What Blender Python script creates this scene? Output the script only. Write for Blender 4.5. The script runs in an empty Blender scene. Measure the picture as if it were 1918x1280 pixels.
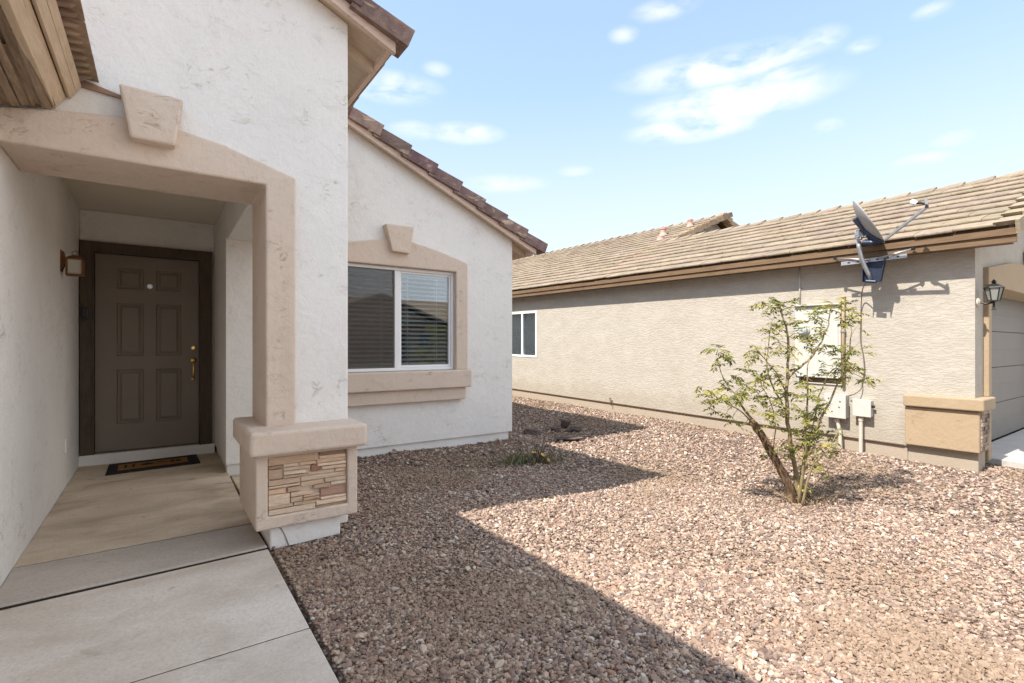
import bpy, bmesh, math, random
import numpy as np
from mathutils import Vector, Matrix
random.seed(7); rng = np.random.default_rng(11)
S = bpy.context.scene
COL = S.collection

# ------------------------------------------------------------------ helpers
class MB:
    """collects shapes; build() links them as ONE mesh object (coordinates are in world metres)"""
    def __init__(s): s.v = []; s.f = []; s.c = []; s.cur = (1, 1, 1)
    def add(s, vs, fs):
        b = len(s.v); s.v += [tuple(p) for p in vs]
        s.f += [tuple(b+i for i in f) for f in fs]; s.c += [s.cur]*len(fs)
    def box(s, x0, x1, y0, y1, z0, z1):
        s.add([(x0,y0,z0),(x1,y0,z0),(x1,y1,z0),(x0,y1,z0),(x0,y0,z1),(x1,y0,z1),(x1,y1,z1),(x0,y1,z1)],
              [(3,2,1,0),(4,5,6,7),(0,1,5,4),(1,2,6,5),(2,3,7,6),(3,0,4,7)])
    def hexa(s, lo, hi):
        s.add(list(lo)+list(hi), [(3,2,1,0),(4,5,6,7),(0,1,5,4),(1,2,6,5),(2,3,7,6),(3,0,4,7)])
    def prism(s, poly, a, b, axis='y'):
        n = len(poly)
        if axis == 'y': P = lambda p, t: (p[0], t, p[1])
        elif axis == 'x': P = lambda p, t: (t, p[0], p[1])
        else: P = lambda p, t: (p[0], p[1], t)
        s.add([P(p, a) for p in poly]+[P(p, b) for p in poly],
              [tuple(range(n)), tuple(range(2*n-1, n-1, -1))]+[(i, i+n, (i+1) % n+n, (i+1) % n) for i in range(n)])
    def tube(s, pts, rad, n=8, cap=True):
        pts = [Vector(p) for p in pts]
        if not isinstance(rad, (list, tuple)): rad = [rad]*len(pts)
        rings = []; prev = None
        for i, p in enumerate(pts):
            t = (pts[min(i+1, len(pts)-1)]-pts[max(i-1, 0)])
            if t.length < 1e-9: t = Vector((0,0,1))
            t.normalize()
            if prev is None:
                a = Vector((0,0,1)) if abs(t.z) < .9 else Vector((1,0,0))
                u = t.cross(a).normalized()
            else:
                u = (prev-t*prev.dot(t))
                u = u.normalized() if u.length > 1e-6 else t.orthogonal().normalized()
            prev = u; w = t.cross(u)
            rings.append([p+(u*math.cos(2*math.pi*k/n)+w*math.sin(2*math.pi*k/n))*rad[i] for k in range(n)])
        vs = [q for r in rings for q in r]; fs = []
        for i in range(len(rings)-1):
            for k in range(n):
                fs.append((i*n+k, i*n+(k+1) % n, (i+1)*n+(k+1) % n, (i+1)*n+k))
        if cap: fs += [tuple(range(n-1, -1, -1)), tuple(range((len(rings)-1)*n, len(rings)*n))]
        s.add(vs, fs)
    def lathe(s, prof, c, axis=(0,0,1), n=16):
        A = Vector(axis).normalized(); u = A.orthogonal().normalized(); w = A.cross(u); c = Vector(c)
        vs = []; fs = []
        for r, h in prof:
            for k in range(n):
                a = 2*math.pi*k/n; vs.append(c+A*h+(u*math.cos(a)+w*math.sin(a))*max(r, 1e-4))
        for i in range(len(prof)-1):
            for k in range(n):
                fs.append((i*n+k, i*n+(k+1) % n, (i+1)*n+(k+1) % n, (i+1)*n+k))
        fs += [tuple(range(n-1, -1, -1)), tuple(range((len(prof)-1)*n, len(prof)*n))]
        s.add(vs, fs)
    def obox(s, c, sx, sy, sz, M):
        vs = []
        for z in (-1, 1):
            for x, y in ((-1,-1),(1,-1),(1,1),(-1,1)):
                vs.append(Vector(c)+M@Vector((x*sx/2, y*sy/2, z*sz/2)))
        s.hexa(vs[:4], vs[4:])
    def bar(s, a, b, w, h, up=(0,0,1)):
        a = Vector(a); b = Vector(b); t = (b-a); L = t.length; t.normalize()
        side = t.cross(Vector(up)).normalized(); u = side.cross(t)
        M = Matrix((t, side, u)).transposed()
        s.obox((a+b)/2, L, w, h, M)
    def build(s, name, m, parent=None, bevel=0, smooth=False, colors=False, seg=2):
        loc = Vector((0,0,0)); p = parent
        while p is not None: loc += p.location; p = p.parent
        me = bpy.data.meshes.new(name)
        me.from_pydata([tuple(Vector(q)-loc) for q in s.v], [], s.f)
        if colors:
            at = me.color_attributes.new('Col', 'FLOAT_COLOR', 'CORNER')
            arr = []
            for f, c in zip(s.f, s.c): arr += [c[0], c[1], c[2], 1.0]*len(f)
            at.data.foreach_set('color', arr)
        bm = bmesh.new(); bm.from_mesh(me); bmesh.ops.recalc_face_normals(bm, faces=bm.faces); bm.to_mesh(me); bm.free()
        me.materials.append(m)
        if smooth:
            for q in me.polygons: q.use_smooth = True
        o = bpy.data.objects.new(name, me); COL.objects.link(o)
        if parent is not None: o.parent = parent
        if bevel:
            b = o.modifiers.new('bevel', 'BEVEL'); b.width = bevel; b.segments = seg; b.limit_method = 'ANGLE'; b.angle_limit = math.radians(35)
            b.harden_normals = False
        return o

def tag(o, label=None, cat=None, group=None, kind=None):
    if label: o['label'] = label
    if cat: o['category'] = cat
    if group: o['group'] = group
    if kind: o['kind'] = kind
    return o
def thing(name, loc, label, cat, group=None):
    o = bpy.data.objects.new(name, None); o.empty_display_size = .1; COL.objects.link(o); o.location = loc
    return tag(o, label, cat, group)
def copy_thing(root, loc, label, rotz=0, scale=None):
    r = root.copy(); COL.objects.link(r); r.location = loc; r.rotation_euler = (0, 0, rotz); r['label'] = label
    if scale: r.scale = scale
    for ch in list(root.children):
        c = ch.copy(); COL.objects.link(c); c.parent = r
        for g in list(ch.children):
            d = g.copy(); COL.objects.link(d); d.parent = c
    return r
def smooth(a, b, x):
    t = np.clip((x-a)/(b-a), 0, 1); return t*t*(3-2*t)

# ------------------------------------------------------------------ materials
class NT:
    def __init__(s, name):
        s.m = bpy.data.materials.new(name); s.m.use_nodes = True; s.t = s.m.node_tree; s.n = s.t.nodes; s.l = s.t.links
        s.b = s.n['Principled BSDF']; s.out = s.n['Material Output']; s.tc = s.n.new('ShaderNodeTexCoord')
    def vec(s, scale=(1,1,1), rot=(0,0,0)):
        mp = s.n.new('ShaderNodeMapping'); mp.inputs['Scale'].default_value = scale; mp.inputs['Rotation'].default_value = rot
        s.l.new(s.tc.outputs['Object'], mp.inputs['Vector']); return mp.outputs['Vector']
    def noise(s, scale, detail=4, rough=.55, dist=0, vec=None):
        q = s.n.new('ShaderNodeTexNoise'); q.inputs['Scale'].default_value = scale; q.inputs['Detail'].default_value = detail
        q.inputs['Roughness'].default_value = rough; q.inputs['Distortion'].default_value = dist
        s.l.new(vec if vec is not None else s.tc.outputs['Object'], q.inputs['Vector']); return q.outputs['Fac']
    def voro(s, scale, feature='F1', vec=None, out='Distance', rand=1):
        q = s.n.new('ShaderNodeTexVoronoi'); q.inputs['Scale'].default_value = scale; q.feature = feature; q.inputs['Randomness'].default_value = rand
        s.l.new(vec if vec is not None else s.tc.outputs['Object'], q.inputs['Vector']); return q.outputs[out]
    def math(s, op, a, b=None, c=None, clamp=False):
        q = s.n.new('ShaderNodeMath'); q.operation = op; q.use_clamp = clamp
        for i, x in enumerate((a, b, c)):
            if x is None: continue
            if isinstance(x, (int, float)): q.inputs[i].default_value = x
            else: s.l.new(x, q.inputs[i])
        return q.outputs[0]
    def ramp(s, f, stops):
        q = s.n.new('ShaderNodeValToRGB'); e = q.color_ramp.elements
        while len(e) < len(stops): e.new(.5)
        for x, (p, c) in zip(e, stops):
            x.position = p; x.color = (c, c, c, 1) if isinstance(c, (int, float)) else (*c, 1)
        s.l.new(f, q.inputs[0]); return q.outputs[0]
    def mix(s, f, a, b, mode='MIX'):
        q = s.n.new('ShaderNodeMix'); q.data_type = 'RGBA'; q.blend_type = mode
        for sock, x in ((q.inputs[0], f), (q.inputs[6], a), (q.inputs[7], b)):
            if isinstance(x, (int, float)): sock.default_value = x
            elif isinstance(x, tuple): sock.default_value = (*x, 1)
            else: s.l.new(x, sock)
        return q.outputs[2]
    def attr(s, name='Col'):
        q = s.n.new('ShaderNodeAttribute'); q.attribute_name = name; return q.outputs['Color']
    def bump(s, h, dist=.01, strength=1):
        q = s.n.new('ShaderNodeBump'); q.inputs['Distance'].default_value = dist; q.inputs['Strength'].default_value = strength
        s.l.new(h, q.inputs['Height']); s.l.new(q.outputs['Normal'], s.b.inputs['Normal'])
    def fin(s, col, rough=.8, spec=.3, metal=0):
        if isinstance(col, tuple): s.b.inputs['Base Color'].default_value = (*col, 1)
        else: s.l.new(col, s.b.inputs['Base Color'])
        if isinstance(rough, (int, float)): s.b.inputs['Roughness'].default_value = rough
        else: s.l.new(rough, s.b.inputs['Roughness'])
        s.b.inputs['Specular IOR Level'].default_value = spec; s.b.inputs['Metallic'].default_value = metal
        return s.m

def m_stucco(name, c, stain, amount=.5, bump=.004):
    """hand trowelled stucco: cloudy tone, thin ragged trowel marks where the coat skipped, low relief"""
    k = NT(name)
    cl = k.noise(1.7, 6, .6); fine = k.noise(55, 3)
    sk = k.noise(3.1, 4, .6, .4)
    v = k.noise(6.5, 8, .66, 1.2, k.vec((1, 1, 2.0), (0, .35, 0)))
    vein = k.math('ABSOLUTE', k.math('SUBTRACT', v, .5))
    vein = k.math('MULTIPLY', k.ramp(vein, [(0, 1), (.020, 0)]), k.ramp(k.noise(13, 3), [(.48, 0), (.60, 1)]))
    patch = k.ramp(sk, [(.44, 0), (.66, 1)])
    marks = k.math('MULTIPLY', vein, patch)
    smear = k.ramp(k.noise(5.5, 5, .6, .8, k.vec((1, 1, 2.2), (0, .5, 0))), [(.55, 0), (.72, 1)])
    a = k.mix(k.ramp(cl, [(.32, 0), (.7, 1)]), tuple(x*.955 for x in c), tuple(min(1, x*1.03) for x in c))
    a = k.mix(k.math('MULTIPLY', k.math('MULTIPLY', smear, patch), amount*.55), a, tuple((x*.4+y*.6) for x, y in zip(c, stain)))
    a = k.mix(k.math('MULTIPLY', marks, amount), a, stain)
    pits = k.ramp(k.voro(9), [(.015, 1), (.05, 0)])
    a = k.mix(k.math('MULTIPLY', k.math('MULTIPLY', pits, patch), amount*.9), a, stain)
    streak = k.math('MULTIPLY', k.ramp(k.noise(7, 4, .6, 0, k.vec((1, 1, .06))), [(.56, 0), (.74, 1)]), k.ramp(k.noise(.9, 3), [(.45, 0), (.6, 1)]))
    a = k.mix(k.math('MULTIPLY', streak, amount*.30), a, stain)
    a = k.mix(k.math('MULTIPLY', k.ramp(k.noise(120, 3, .7), [(.5, 0), (.72, 1)]), .22), a, tuple(x*.6 for x in c))
    a = k.mix(k.math('MULTIPLY', k.ramp(k.noise(34, 5, .7), [(.52, 0), (.7, 1)]), .13), a, stain)
    h = k.math('ADD', k.math('MULTIPLY', k.noise(9, 6, .55, .6), 1.0), k.math('MULTIPLY', fine, .22))
    h = k.math('SUBTRACT', h, k.math('MULTIPLY', marks, .25))
    k.bump(h, bump*2.2, .7)
    return k.fin(a, .85, .25)

def m_simple(name, c, rough=.6, spec=.4, metal=0, var=.12, scale=12, bump=0):
    k = NT(name); n = k.noise(scale, 5, .6)
    a = k.mix(n, tuple(x*(1-var) for x in c), tuple(min(1, x*(1+var)) for x in c))
    if bump: k.bump(k.noise(scale*4, 4), bump, .6)
    return k.fin(a, rough, spec, metal)

def m_wood(name, c1, c2, grain=(1, 1, 1), rough=.75, bump=.003):
    k = NT(name); v = k.vec(grain)
    n = k.noise(6, 8, .65, .3, v); n2 = k.noise(2.2, 4)
    a = k.mix(k.ramp(n, [(.3, 0), (.7, 1)]), c1, c2)
    a = k.mix(k.math('MULTIPLY', k.ramp(n2, [(.5, 0), (.75, 1)]), .35), a, tuple(x*.6 for x in c1))
    cr = k.ramp(k.noise(11, 6, .6, .2, v), [(.33, 1), (.40, 0)])
    a = k.mix(k.math('MULTIPLY', cr, .3), a, tuple(x*.35 for x in c1))
    k.bump(n, bump, .8); return k.fin(a, rough, .25)

M = {}
M['stucco'] = m_stucco('white_stucco', (.79, .76, .715), (.44, .35, .26), .65, .006)
M['trim'] = m_stucco('tan_stucco', (.65, .53, .43), (.35, .25, .17), .85, .006)
M['ceiling'] = m_stucco('ceiling_stucco', (.78, .71, .60), (.56, .48, .38), .3)
M['found'] = m_stucco('painted_footing', (.80, .77, .73), (.56, .49, .41), .35, .003)
M['barge'] = m_wood('painted_board', (.58, .44, .35), (.66, .51, .41), (1, 1, 4), .7, .0015)
M['garage_board'] = m_wood('weathered_board', (.52, .385, .255), (.70, .54, .385), (8, .8, 8), .8, .002)
M['sheath'] = m_wood('sheathing', (.22, .155, .105), (.44, .325, .23), (10, 1, 10), .9, .005)
M['soffit'] = m_wood('soffit_board', (.50, .40, .30), (.58, .48, .37), (1, 6, 1), .8, .001)
def m_tile(name, c, tint, dark, amt=.45):
    k = NT(name); n = k.noise(9, 8, .68, .5); n2 = k.noise(38, 4)
    a = k.mix(k.ramp(n, [(.35, 0), (.68, 1)]), dark, c)
    a = k.mix(k.math('MULTIPLY', k.ramp(k.noise(4.5, 5, .6, 1, k.vec((1,1,2))), [(.56, 0), (.7, 1)]), amt), a, tint)
    a = k.mix(1, a, k.attr(), 'MULTIPLY')
    k.bump(k.math('ADD', n, k.math('MULTIPLY', n2, .35)), .012, .8)
    return k.fin(a, .9, .2)
M['raketile'] = m_tile('weathered_rake_tile', (.25, .175, .15), (.52, .41, .32), (.14, .09, .085), .85)
M['rooftile'] = m_tile('tan_roof_tile', (.295, .238, .178), (.345, .283, .215), (.205, .160, .116), .5)
M['rooftile_dark'] = m_tile('brown_roof_tile', (.40, .29, .20), (.48, .36, .26), (.25, .17, .12), .4)
M['white'] = m_simple('white_vinyl', (.80, .79, .78), .35, .5, var=.03)
M['blind'] = m_simple('blind_slats', (.90, .885, .86), .5, .4, var=.04)
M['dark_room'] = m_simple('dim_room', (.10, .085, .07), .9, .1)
k = NT('door_paint'); n = k.noise(3, 5)
k.bump(k.noise(90, 3, .6, 0, k.vec((3, 1, .25))), .0008, .5)
M['door'] = k.fin(k.mix(n, (.185, .148, .112), (.225, .182, .14)), .45, .4)
M['casing'] = m_wood('dark_casing', (.075, .054, .036), (.120, .088, .062), (9, 9, 1), .7, .002)
M['brass'] = m_simple('brass', (.80, .56, .22), .25, .5, 1, .15, 30)
M['chrome'] = m_simple('pale_viewer', (.75, .78, .85), .2, .6, .3)
M['black'] = m_simple('black_plastic', (.012, .012, .014), .4, .5)
M['rust'] = m_simple('rusty_copper', (.20, .085, .035), .6, .4, .4, .4, 40, .001)
k = NT('frosted_glass'); M['frost'] = k.fin((.50, .46, .38), .35, .5)
M['iron'] = m_simple('black_iron', (.02, .018, .016), .5, .5, .3, .3, 30)
M['galv'] = m_simple('galvanised_steel', (.42, .43, .45), .42, .5, .75, .18, 18)
M['dishgrey'] = m_simple('dish_paint', (.33, .325, .315), .5, .4, 0, .06, 8)
M['darksteel'] = m_simple('blue_black_steel', (.035, .045, .075), .4, .5, .5, .4, 20)
M['cable'] = m_simple('cable_sheath', (.16, .12, .09), .6, .3)
M['utility'] = m_simple('utility_paint', (.47, .45, .405), .55, .4, 0, .08, 10)
M['beige_pipe'] = m_simple('conduit_paint', (.50, .45, .37), .6, .3, 0, .1, 14)
M['brownpipe'] = m_simple('tan_pipe', (.40, .29, .17), .6, .3, 0, .15, 14)
M['niche'] = m_simple('niche_brown', (.16, .10, .07), .8, .2, 0, .25, 10)
M['mat_edge'] = m_simple('rubber_border', (.028, .024, .022), .9, .2, 0, .4, 60, .004)
M['coir'] = m_simple('coir', (.29, .15, .055), .95, .1, 0, .35, 90, .004)
M['print'] = m_simple('mat_print', (.03, .022, .018), .95, .1, 0, .3, 80)
M['flash'] = m_simple('brown_flashing', (.30, .19, .12), .6, .3, .1, .2, 15)

k = NT('stone_veneer'); n = k.noise(22, 8, .65, .4, k.vec((1, 1, 3)))
a = k.mix(k.ramp(n, [(.3, .75), (.7, 1.15)]), (0, 0, 0), k.attr()); a = k.mix(1, k.attr(), k.ramp(n, [(.28, .80), (.7, 1.06)]), 'MULTIPLY')
k.bump(n, .012, .9); M['veneer'] = k.fin(a, .9, .2)

def m_concrete(name, c, stain, amt):
    k = NT(name)
    a = k.mix(k.ramp(k.noise(1.1, 7, .6, .3), [(.3, 0), (.72, 1)]), tuple(x*.86 for x in c), tuple(x*1.08 for x in c))
    st = k.ramp(k.noise(1.9, 7, .64, .4, k.vec((.8, 1.5, 1), (0, 0, .3))), [(.42, 0), (.74, 1)])
    a = k.mix(k.math('MULTIPLY', st, amt), a, stain)
    sp = k.ramp(k.noise(5.2, 4, .6, .8), [(.64, 0), (.74, 1)])
    a = k.mix(k.math('MULTIPLY', sp, amt*.7), a, tuple(x*.55 for x in stain))
    a = k.mix(k.math('MULTIPLY', k.ramp(k.noise(70, 6, .75), [(.44, 0), (.68, 1)]), .45), a, tuple(x*.5 for x in c))
    a = k.mix(k.math('MULTIPLY', k.ramp(k.noise(26, 6, .7), [(.55, 0), (.72, 1)]), .30*amt+.1), a, stain)
    pit = k.ramp(k.voro(22), [(.03, 1), (.07, 0)]); a = k.mix(k.math('MULTIPLY', k.math('MULTIPLY', pit, k.ramp(k.noise(4), [(.5, 0), (.6, 1)])), .6), a, (.10, .08, .06))
    k.bump(k.math('ADD', k.noise(120, 4), k.math('MULTIPLY', k.noise(9, 4), 1.5)), .0025, .6)
    return k.fin(a, .85, .25)
M['concrete'] = m_concrete('walk_concrete', (.67, .60, .525), (.44, .355, .28), .85)
M['porch'] = m_concrete('porch_concrete', (.70, .575, .435), (.34, .255, .17), .95)
M['curb'] = m_concrete('porch_edge_concrete', (.50, .44, .38), (.32, .27, .22), .7)
M['driveway'] = m_concrete('driveway_concrete', (.50, .47, .43), (.36, .33, .29), .4)
M['joint'] = m_simple('joint_dirt', (.035, .027, .022), .95, .1, 0, .4, 40)

# neighbour wall: heavy lace stucco with sideways trowel ridges
k = NT('lace_stucco')
v = k.vec((1, .30, 1.0)); r1 = k.noise(38, 7, .66, .7, v); r2 = k.noise(6, 4, .5, 0, k.vec((1, .5, 1)))
rid = k.ramp(r1, [(.40, 0), (.56, 1)])
a = k.mix(k.ramp(r2, [(.3, 0), (.7, 1)]), (.395, .352, .295), (.445, .402, .342))
a = k.mix(k.math('MULTIPLY', k.math('SUBTRACT', 1.0, rid), .25), a, (.31, .26, .20))
k.bump(k.math('ADD', rid, k.math('MULTIPLY', k.noise(80, 4), .3)), .0045, .55); cz = k.n.new('ShaderNodeSeparateXYZ'); k.l.new(k.tc.outputs['Object'], cz.inputs[0])
spl = k.math('MULTIPLY', k.ramp(k.math('ADD', cz.outputs[2], k.math('MULTIPLY', k.noise(3.5, 5), -.5)), [(-.0, 1), (.22, 0)]), .35)
a = k.mix(spl, a, (.27, .215, .155))
sm = k.ramp(k.noise(1.3, 6, .65, .5, k.vec((1, 1, .35))), [(.5, 0), (.72, 1)]); a = k.mix(k.math('MULTIPLY', sm, .22), a, (.32, .275, .215)); M['lace'] = k.fin(a, .9, .2)
M['ntrim'] = m_stucco('gold_tan_stucco', (.36, .265, .17), (.25, .18, .11), .5)
M['nfascia'] = m_wood('brown_fascia', (.13, .08, .045), (.195, .125, .072), (8, .6, 8), .75, .002)
M['nfound'] = m_stucco('beige_footing', (.36, .295, .225), (.42, .34, .26), .5)
k = NT('garage_door_paint'); M['gdoor'] = k.fin(k.mix(k.noise(4, 5), (.16, .142, .122), (.19, .168, .145)), .6, .3)

# glass that reflects part of the light and lets the rest through
k = NT('window_glass'); k.n.remove(k.b)
tr = k.n.new('ShaderNodeBsdfTransparent'); tr.inputs[0].default_value = (.82, .86, .86, 1)
gl = k.n.new('ShaderNodeBsdfGlossy'); gl.inputs['Roughness'].default_value = .012; gl.inputs[0].default_value = (.9, .95, 1, 1)
lw = k.n.new('ShaderNodeLayerWeight'); lw.inputs['Blend'].default_value = .45
fr = k.math('ADD', k.math('MULTIPLY', lw.outputs['Fresnel'], .8), .05, clamp=True)
ms = k.n.new('ShaderNodeMixShader'); k.l.new(fr, ms.inputs[0]); k.l.new(tr.outputs[0], ms.inputs[1]); k.l.new(gl.outputs[0], ms.inputs[2])
k.l.new(ms.outputs[0], k.out.inputs['Surface']); M['glass'] = k.m
k = NT('insect_screen'); k.n.remove(k.b)
tr = k.n.new('ShaderNodeBsdfTransparent'); df = k.n.new('ShaderNodeBsdfDiffuse'); df.inputs[0].default_value = (.15, .125, .105, 1)
ms = k.n.new('ShaderNodeMixShader'); ms.inputs[0].default_value = .30; k.l.new(tr.outputs[0], ms.inputs[1]); k.l.new(df.outputs[0], ms.inputs[2])
k.l.new(ms.outputs[0], k.out.inputs['Surface']); M['screen'] = k.m

k = NT('gravel_stone'); n = k.noise(70, 4)
a = k.mix(k.math('MULTIPLY', n, .5), k.attr(), (.20, .13, .10), 'MIX'); M['stone'] = k.fin(a, .8, .3)
k = NT('gravel_soil')
cells = k.voro(38, 'F1', None, 'Color'); dist = k.voro(38)
sep = k.n.new('ShaderNodeSeparateColor'); k.l.new(cells, sep.inputs[0])
a = k.ramp(sep.outputs[0], [(0, (.12, .085, .065)), (.35, (.19, .14, .11)), (.7, (.25, .19, .15)), (1, (.33, .27, .22))])
a = k.mix(k.ramp(dist, [(.25, 0), (.6, 1)]), a, (.09, .06, .043))
dirt = k.ramp(k.noise(.9, 5, .6, .3), [(.5, 0), (.66, 1)])
a = k.mix(k.math('MULTIPLY', dirt, .75), a, (.24, .175, .12))
k.bump(k.math('SUBTRACT', 1.0, dist), .018, .9); M['soil'] = k.fin(a, .95, .15)

k = NT('bark'); n = k.noise(14, 8, .7, .6, k.vec((1, 1, .35)))
a = k.ramp(n, [(.33, (.03, .02, .014)), (.48, (.12, .075, .045)), (.66, (.30, .20, .12))]); k.bump(n, .02, .9); M['bark'] = k.fin(a, .9, .15)
M['twig'] = m_simple('green_brown_twig', (.24, .185, .10), .7, .2, 0, .4, 30)
M['dry'] = m_simple('dry_twig', (.20, .145, .09), .9, .1, 0, .4, 20)
def m_leaf(name):
    k = NT(name); k.l.new(k.attr(), k.b.inputs['Base Color']); k.b.inputs['Roughness'].default_value = .55; k.b.inputs['Specular IOR Level'].default_value = .3
    t = k.n.new('ShaderNodeBsdfTranslucent'); k.l.new(k.attr(), t.inputs[0])
    ms = k.n.new('ShaderNodeMixShader'); ms.inputs[0].default_value = .3
    k.l.new(k.b.outputs[0], ms.inputs[1]); k.l.new(t.outputs[0], ms.inputs[2]); k.l.new(ms.outputs[0], k.out.inputs['Surface']); return k.m
M['leaf'] = m_leaf('leaf')
M['cut'] = m_simple('cut_wood', (.62, .38, .13), .8, .2, 0, .25, 40)
k = NT('field_rock'); n = k.noise(9, 8, .68, .3); k.bump(n, .05, .9)
M['rock'] = k.fin(k.ramp(n, [(.3, (.055, .040, .036)), (.55, (.13, .095, .085)), (.72, (.24, .18, .15))]), .9, .2)

# ------------------------------------------------------------------ our house
SL = .445
H = thing('stucco_house', (.2, 3.44, 0), 'off-white stucco house with tan arched porch, brown front door and stone-faced pillar base', 'house')
zt = lambda x: 3.424-SL*(x-.913)+.03          # underside of tower roof boards
zw = lambda x: 3.505-SL*(x-1.653)+.035        # underside of window-wing roof boards
TR = -1.9; WR = -1.5                           # ridges
# front wall of the entry
b = MB()
b.prism([(.62, .66), (1.06, .66), (1.06, zt(1.06)), (TR, zt(TR)), (-4.9, zt(TR)-SL*3.0), (-4.9, 2.6), (-.9, 2.6), (-.9, 2.26), (.62, 2.26)], 3.44, 3.935)
b.box(.64, 1.06, 3.44, 3.935, 0.0, .66)
b.build('wall', M['stucco'], H, .012)
# window wall, built in pieces round its opening
b = MB()
b.box(.525, 3.8, 5.40, 5.60, .085, .86)
b.box(.525, 1.40, 5.40, 5.60, .86, 2.14); b.box(2.99, 3.8, 5.40, 5.60, .86, 2.14)
b.prism([(.525, 2.14), (3.8, 2.14), (3.8, zw(3.8)), (WR, zw(WR)), (-6.0, zw(WR)-SL*4.5), (-6.0, 2.9), (.525, 2.9)], 5.40, 5.60)
b.box(3.6, 3.8, 5.60, 16, .085, zw(3.8)-.02)
b.box(-6, 3.6, 15.8, 16, 0, 2.6)
b.build('wall', M['stucco'], H)
# porch walls
b = MB()
b.box(.525, .80, 5.60, 6.62, .085, 2.57)
b.box(.53, 1.06, 3.935, 5.40, 2.20, zt(1.06)-.02)
b.box(-.64, .525, 6.655, 6.85, 0, 2.57)
b.box(-.64, .525, 6.60, 6.655, 2.255, 2.57); b.box(.505, .525, 6.60, 6.655, 0, 2.255)
b.build('wall', M['stucco'], H, .01)
b = MB(); b.box(-.639, .53, 3.94, 6.70, 2.571, 2.7); b.build('porch_ceiling', M['ceiling'], H)
# garage body
b = MB()
b.box(-.86, -.64, -3.2, 3.95, -.1, 2.585); b.box(-.86, -.64, 3.95, 6.9, -.1, 2.8); b.box(-6.9, -.86, -3.2, -3.0, -.1, 2.56); b.box(-6.9, -6.7, -3.0, 15.8, -.1, 2.56)
b.prism([(-6.9, 2.56), (-.64, 2.56), (-3.7, 3.85)], -3.2, -3.0)
b.build('wall', M['stucco'], H)
# foundations
b = MB()
b.box(.535, 3.765, 5.432, 5.58, -.25, .083); b.box(3.58, 3.765, 5.58, 15.9, -.25, .083); b.box(.55, .78, 5.60, 6.62, -.2, .083)
b.build('foundation', M['found'], H, .006)
b = MB(); b.box(.55, .967, 3.30, 3.955, -.25, .12); b.build('foundation', M['found'], H, .01)
b = MB(); pts = []
for i in range(12):
    t = i/11; pts.append((.575+.085*t, 3.297, .118-.15*(t**2.0)-.003*math.sin(9*t)))
b.tube(pts, .0022, 5); b.build('ground_wire', M['cable'], H)

# arch trim
top = [(-.64, 2.350), (-.416, 2.392), (-.165, 2.424), (.101, 2.420), (.329, 2.382), (.556, 2.312), (.716, 2.262)]
b = MB()
b.prism([(-.64, 2.188), (.545, 2.188), (.545, .60), (.716, .60)]+top[::-1], 3.398, 3.952)
b.build('arch_trim', M['trim'], H, .012)
b = MB(); b.prism([(-.118, 2.300), (.080, 2.297), (.118, 2.565), (-.166, 2.572)], 3.325, 3.43); b.build('keystone', M['trim'], H, .012)

# pillar base: cap, framed box with a recessed stone panel
b = MB(); b.box(.425, 1.103, 3.175, 3.97, .560, .704); b.build('pillar_cap', M['trim'], H, .022, seg=3)
b = MB()
X0, X1, Y0, Y1, Z0, Z1 = .467, 1.062, 3.25, 3.962, .115, .558
x0, x1, z0, z1, yr = .532, .997, .190, .538, 3.285
b.add([(X0,Y0,Z0),(X1,Y0,Z0),(X1,Y0,Z1),(X0,Y0,Z1),(x0,Y0,z0),(x1,Y0,z0),(x1,Y0,z1),(x0,Y0,z1),
       (x0,yr,z0),(x1,yr,z0),(x1,yr,z1),(x0,yr,z1),(X0,Y1,Z0),(X1,Y1,Z0),(X1,Y1,Z1),(X0,Y1,Z1)],
      [(0,1,5,4),(1,2,6,5),(2,3,7,6),(3,0,4,7),(4,5,9,8),(5,6,10,9),(6,7,11,10),(7,4,8,11),(8,9,10,11),
       (0,12,13,1),(1,13,14,2),(2,14,15,3),(3,15,12,0),(12,15,14,13)])
PB = b.build('pillar_base', M['trim'], H, .014, seg=3)
b = MB()
tan = [(.68,.50,.37), (.74,.57,.44), (.61,.45,.335), (.70,.50,.365), (.78,.63,.50), (.56,.415,.315)]
rows = [(0,.62,.86,1,0),(.64,1,.93,1,'d'),(.64,1,.865,.925,1),(0,.17,.80,.85,'d'),(.18,.37,.80,.855,4),(.38,.60,.80,.855,3),(.61,1,.80,.86,0),
        (0,.17,.62,.79,2),(.18,.52,.735,.79,1),(.18,.46,.665,.73,4),(.53,.66,.67,.79,'r'),(.61,1,.745,.79,4),(.67,1,.675,.735,1),(.18,.48,.61,.655,0),(.49,.84,.60,.66,4),(.85,1,.60,.665,3),
        (0,.39,.51,.60,5),(0,.39,.455,.50,4),(.40,1,.51,.59,1),(.40,.70,.42,.50,0),(.71,1,.43,.505,4),(0,.22,.355,.445,3),(.23,.39,.355,.445,2),(.56,.78,.345,.415,5),(.79,1,.365,.42,4),
        (0,.26,.16,.345,4),(.27,.55,.26,.345,1),(.27,.42,.16,.25,2),(.43,.64,.215,.255,0),(.65,1,.19,.335,'R'),(.43,.64,.16,.205,3),(.65,1,.135,.18,1),(.0,.30,.10,.15,5),(.31,.64,.095,.15,2),
        (0,.58,.0,.09,4),(.59,1,.04,.125,1),(.59,1,0,.035,2)]
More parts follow.
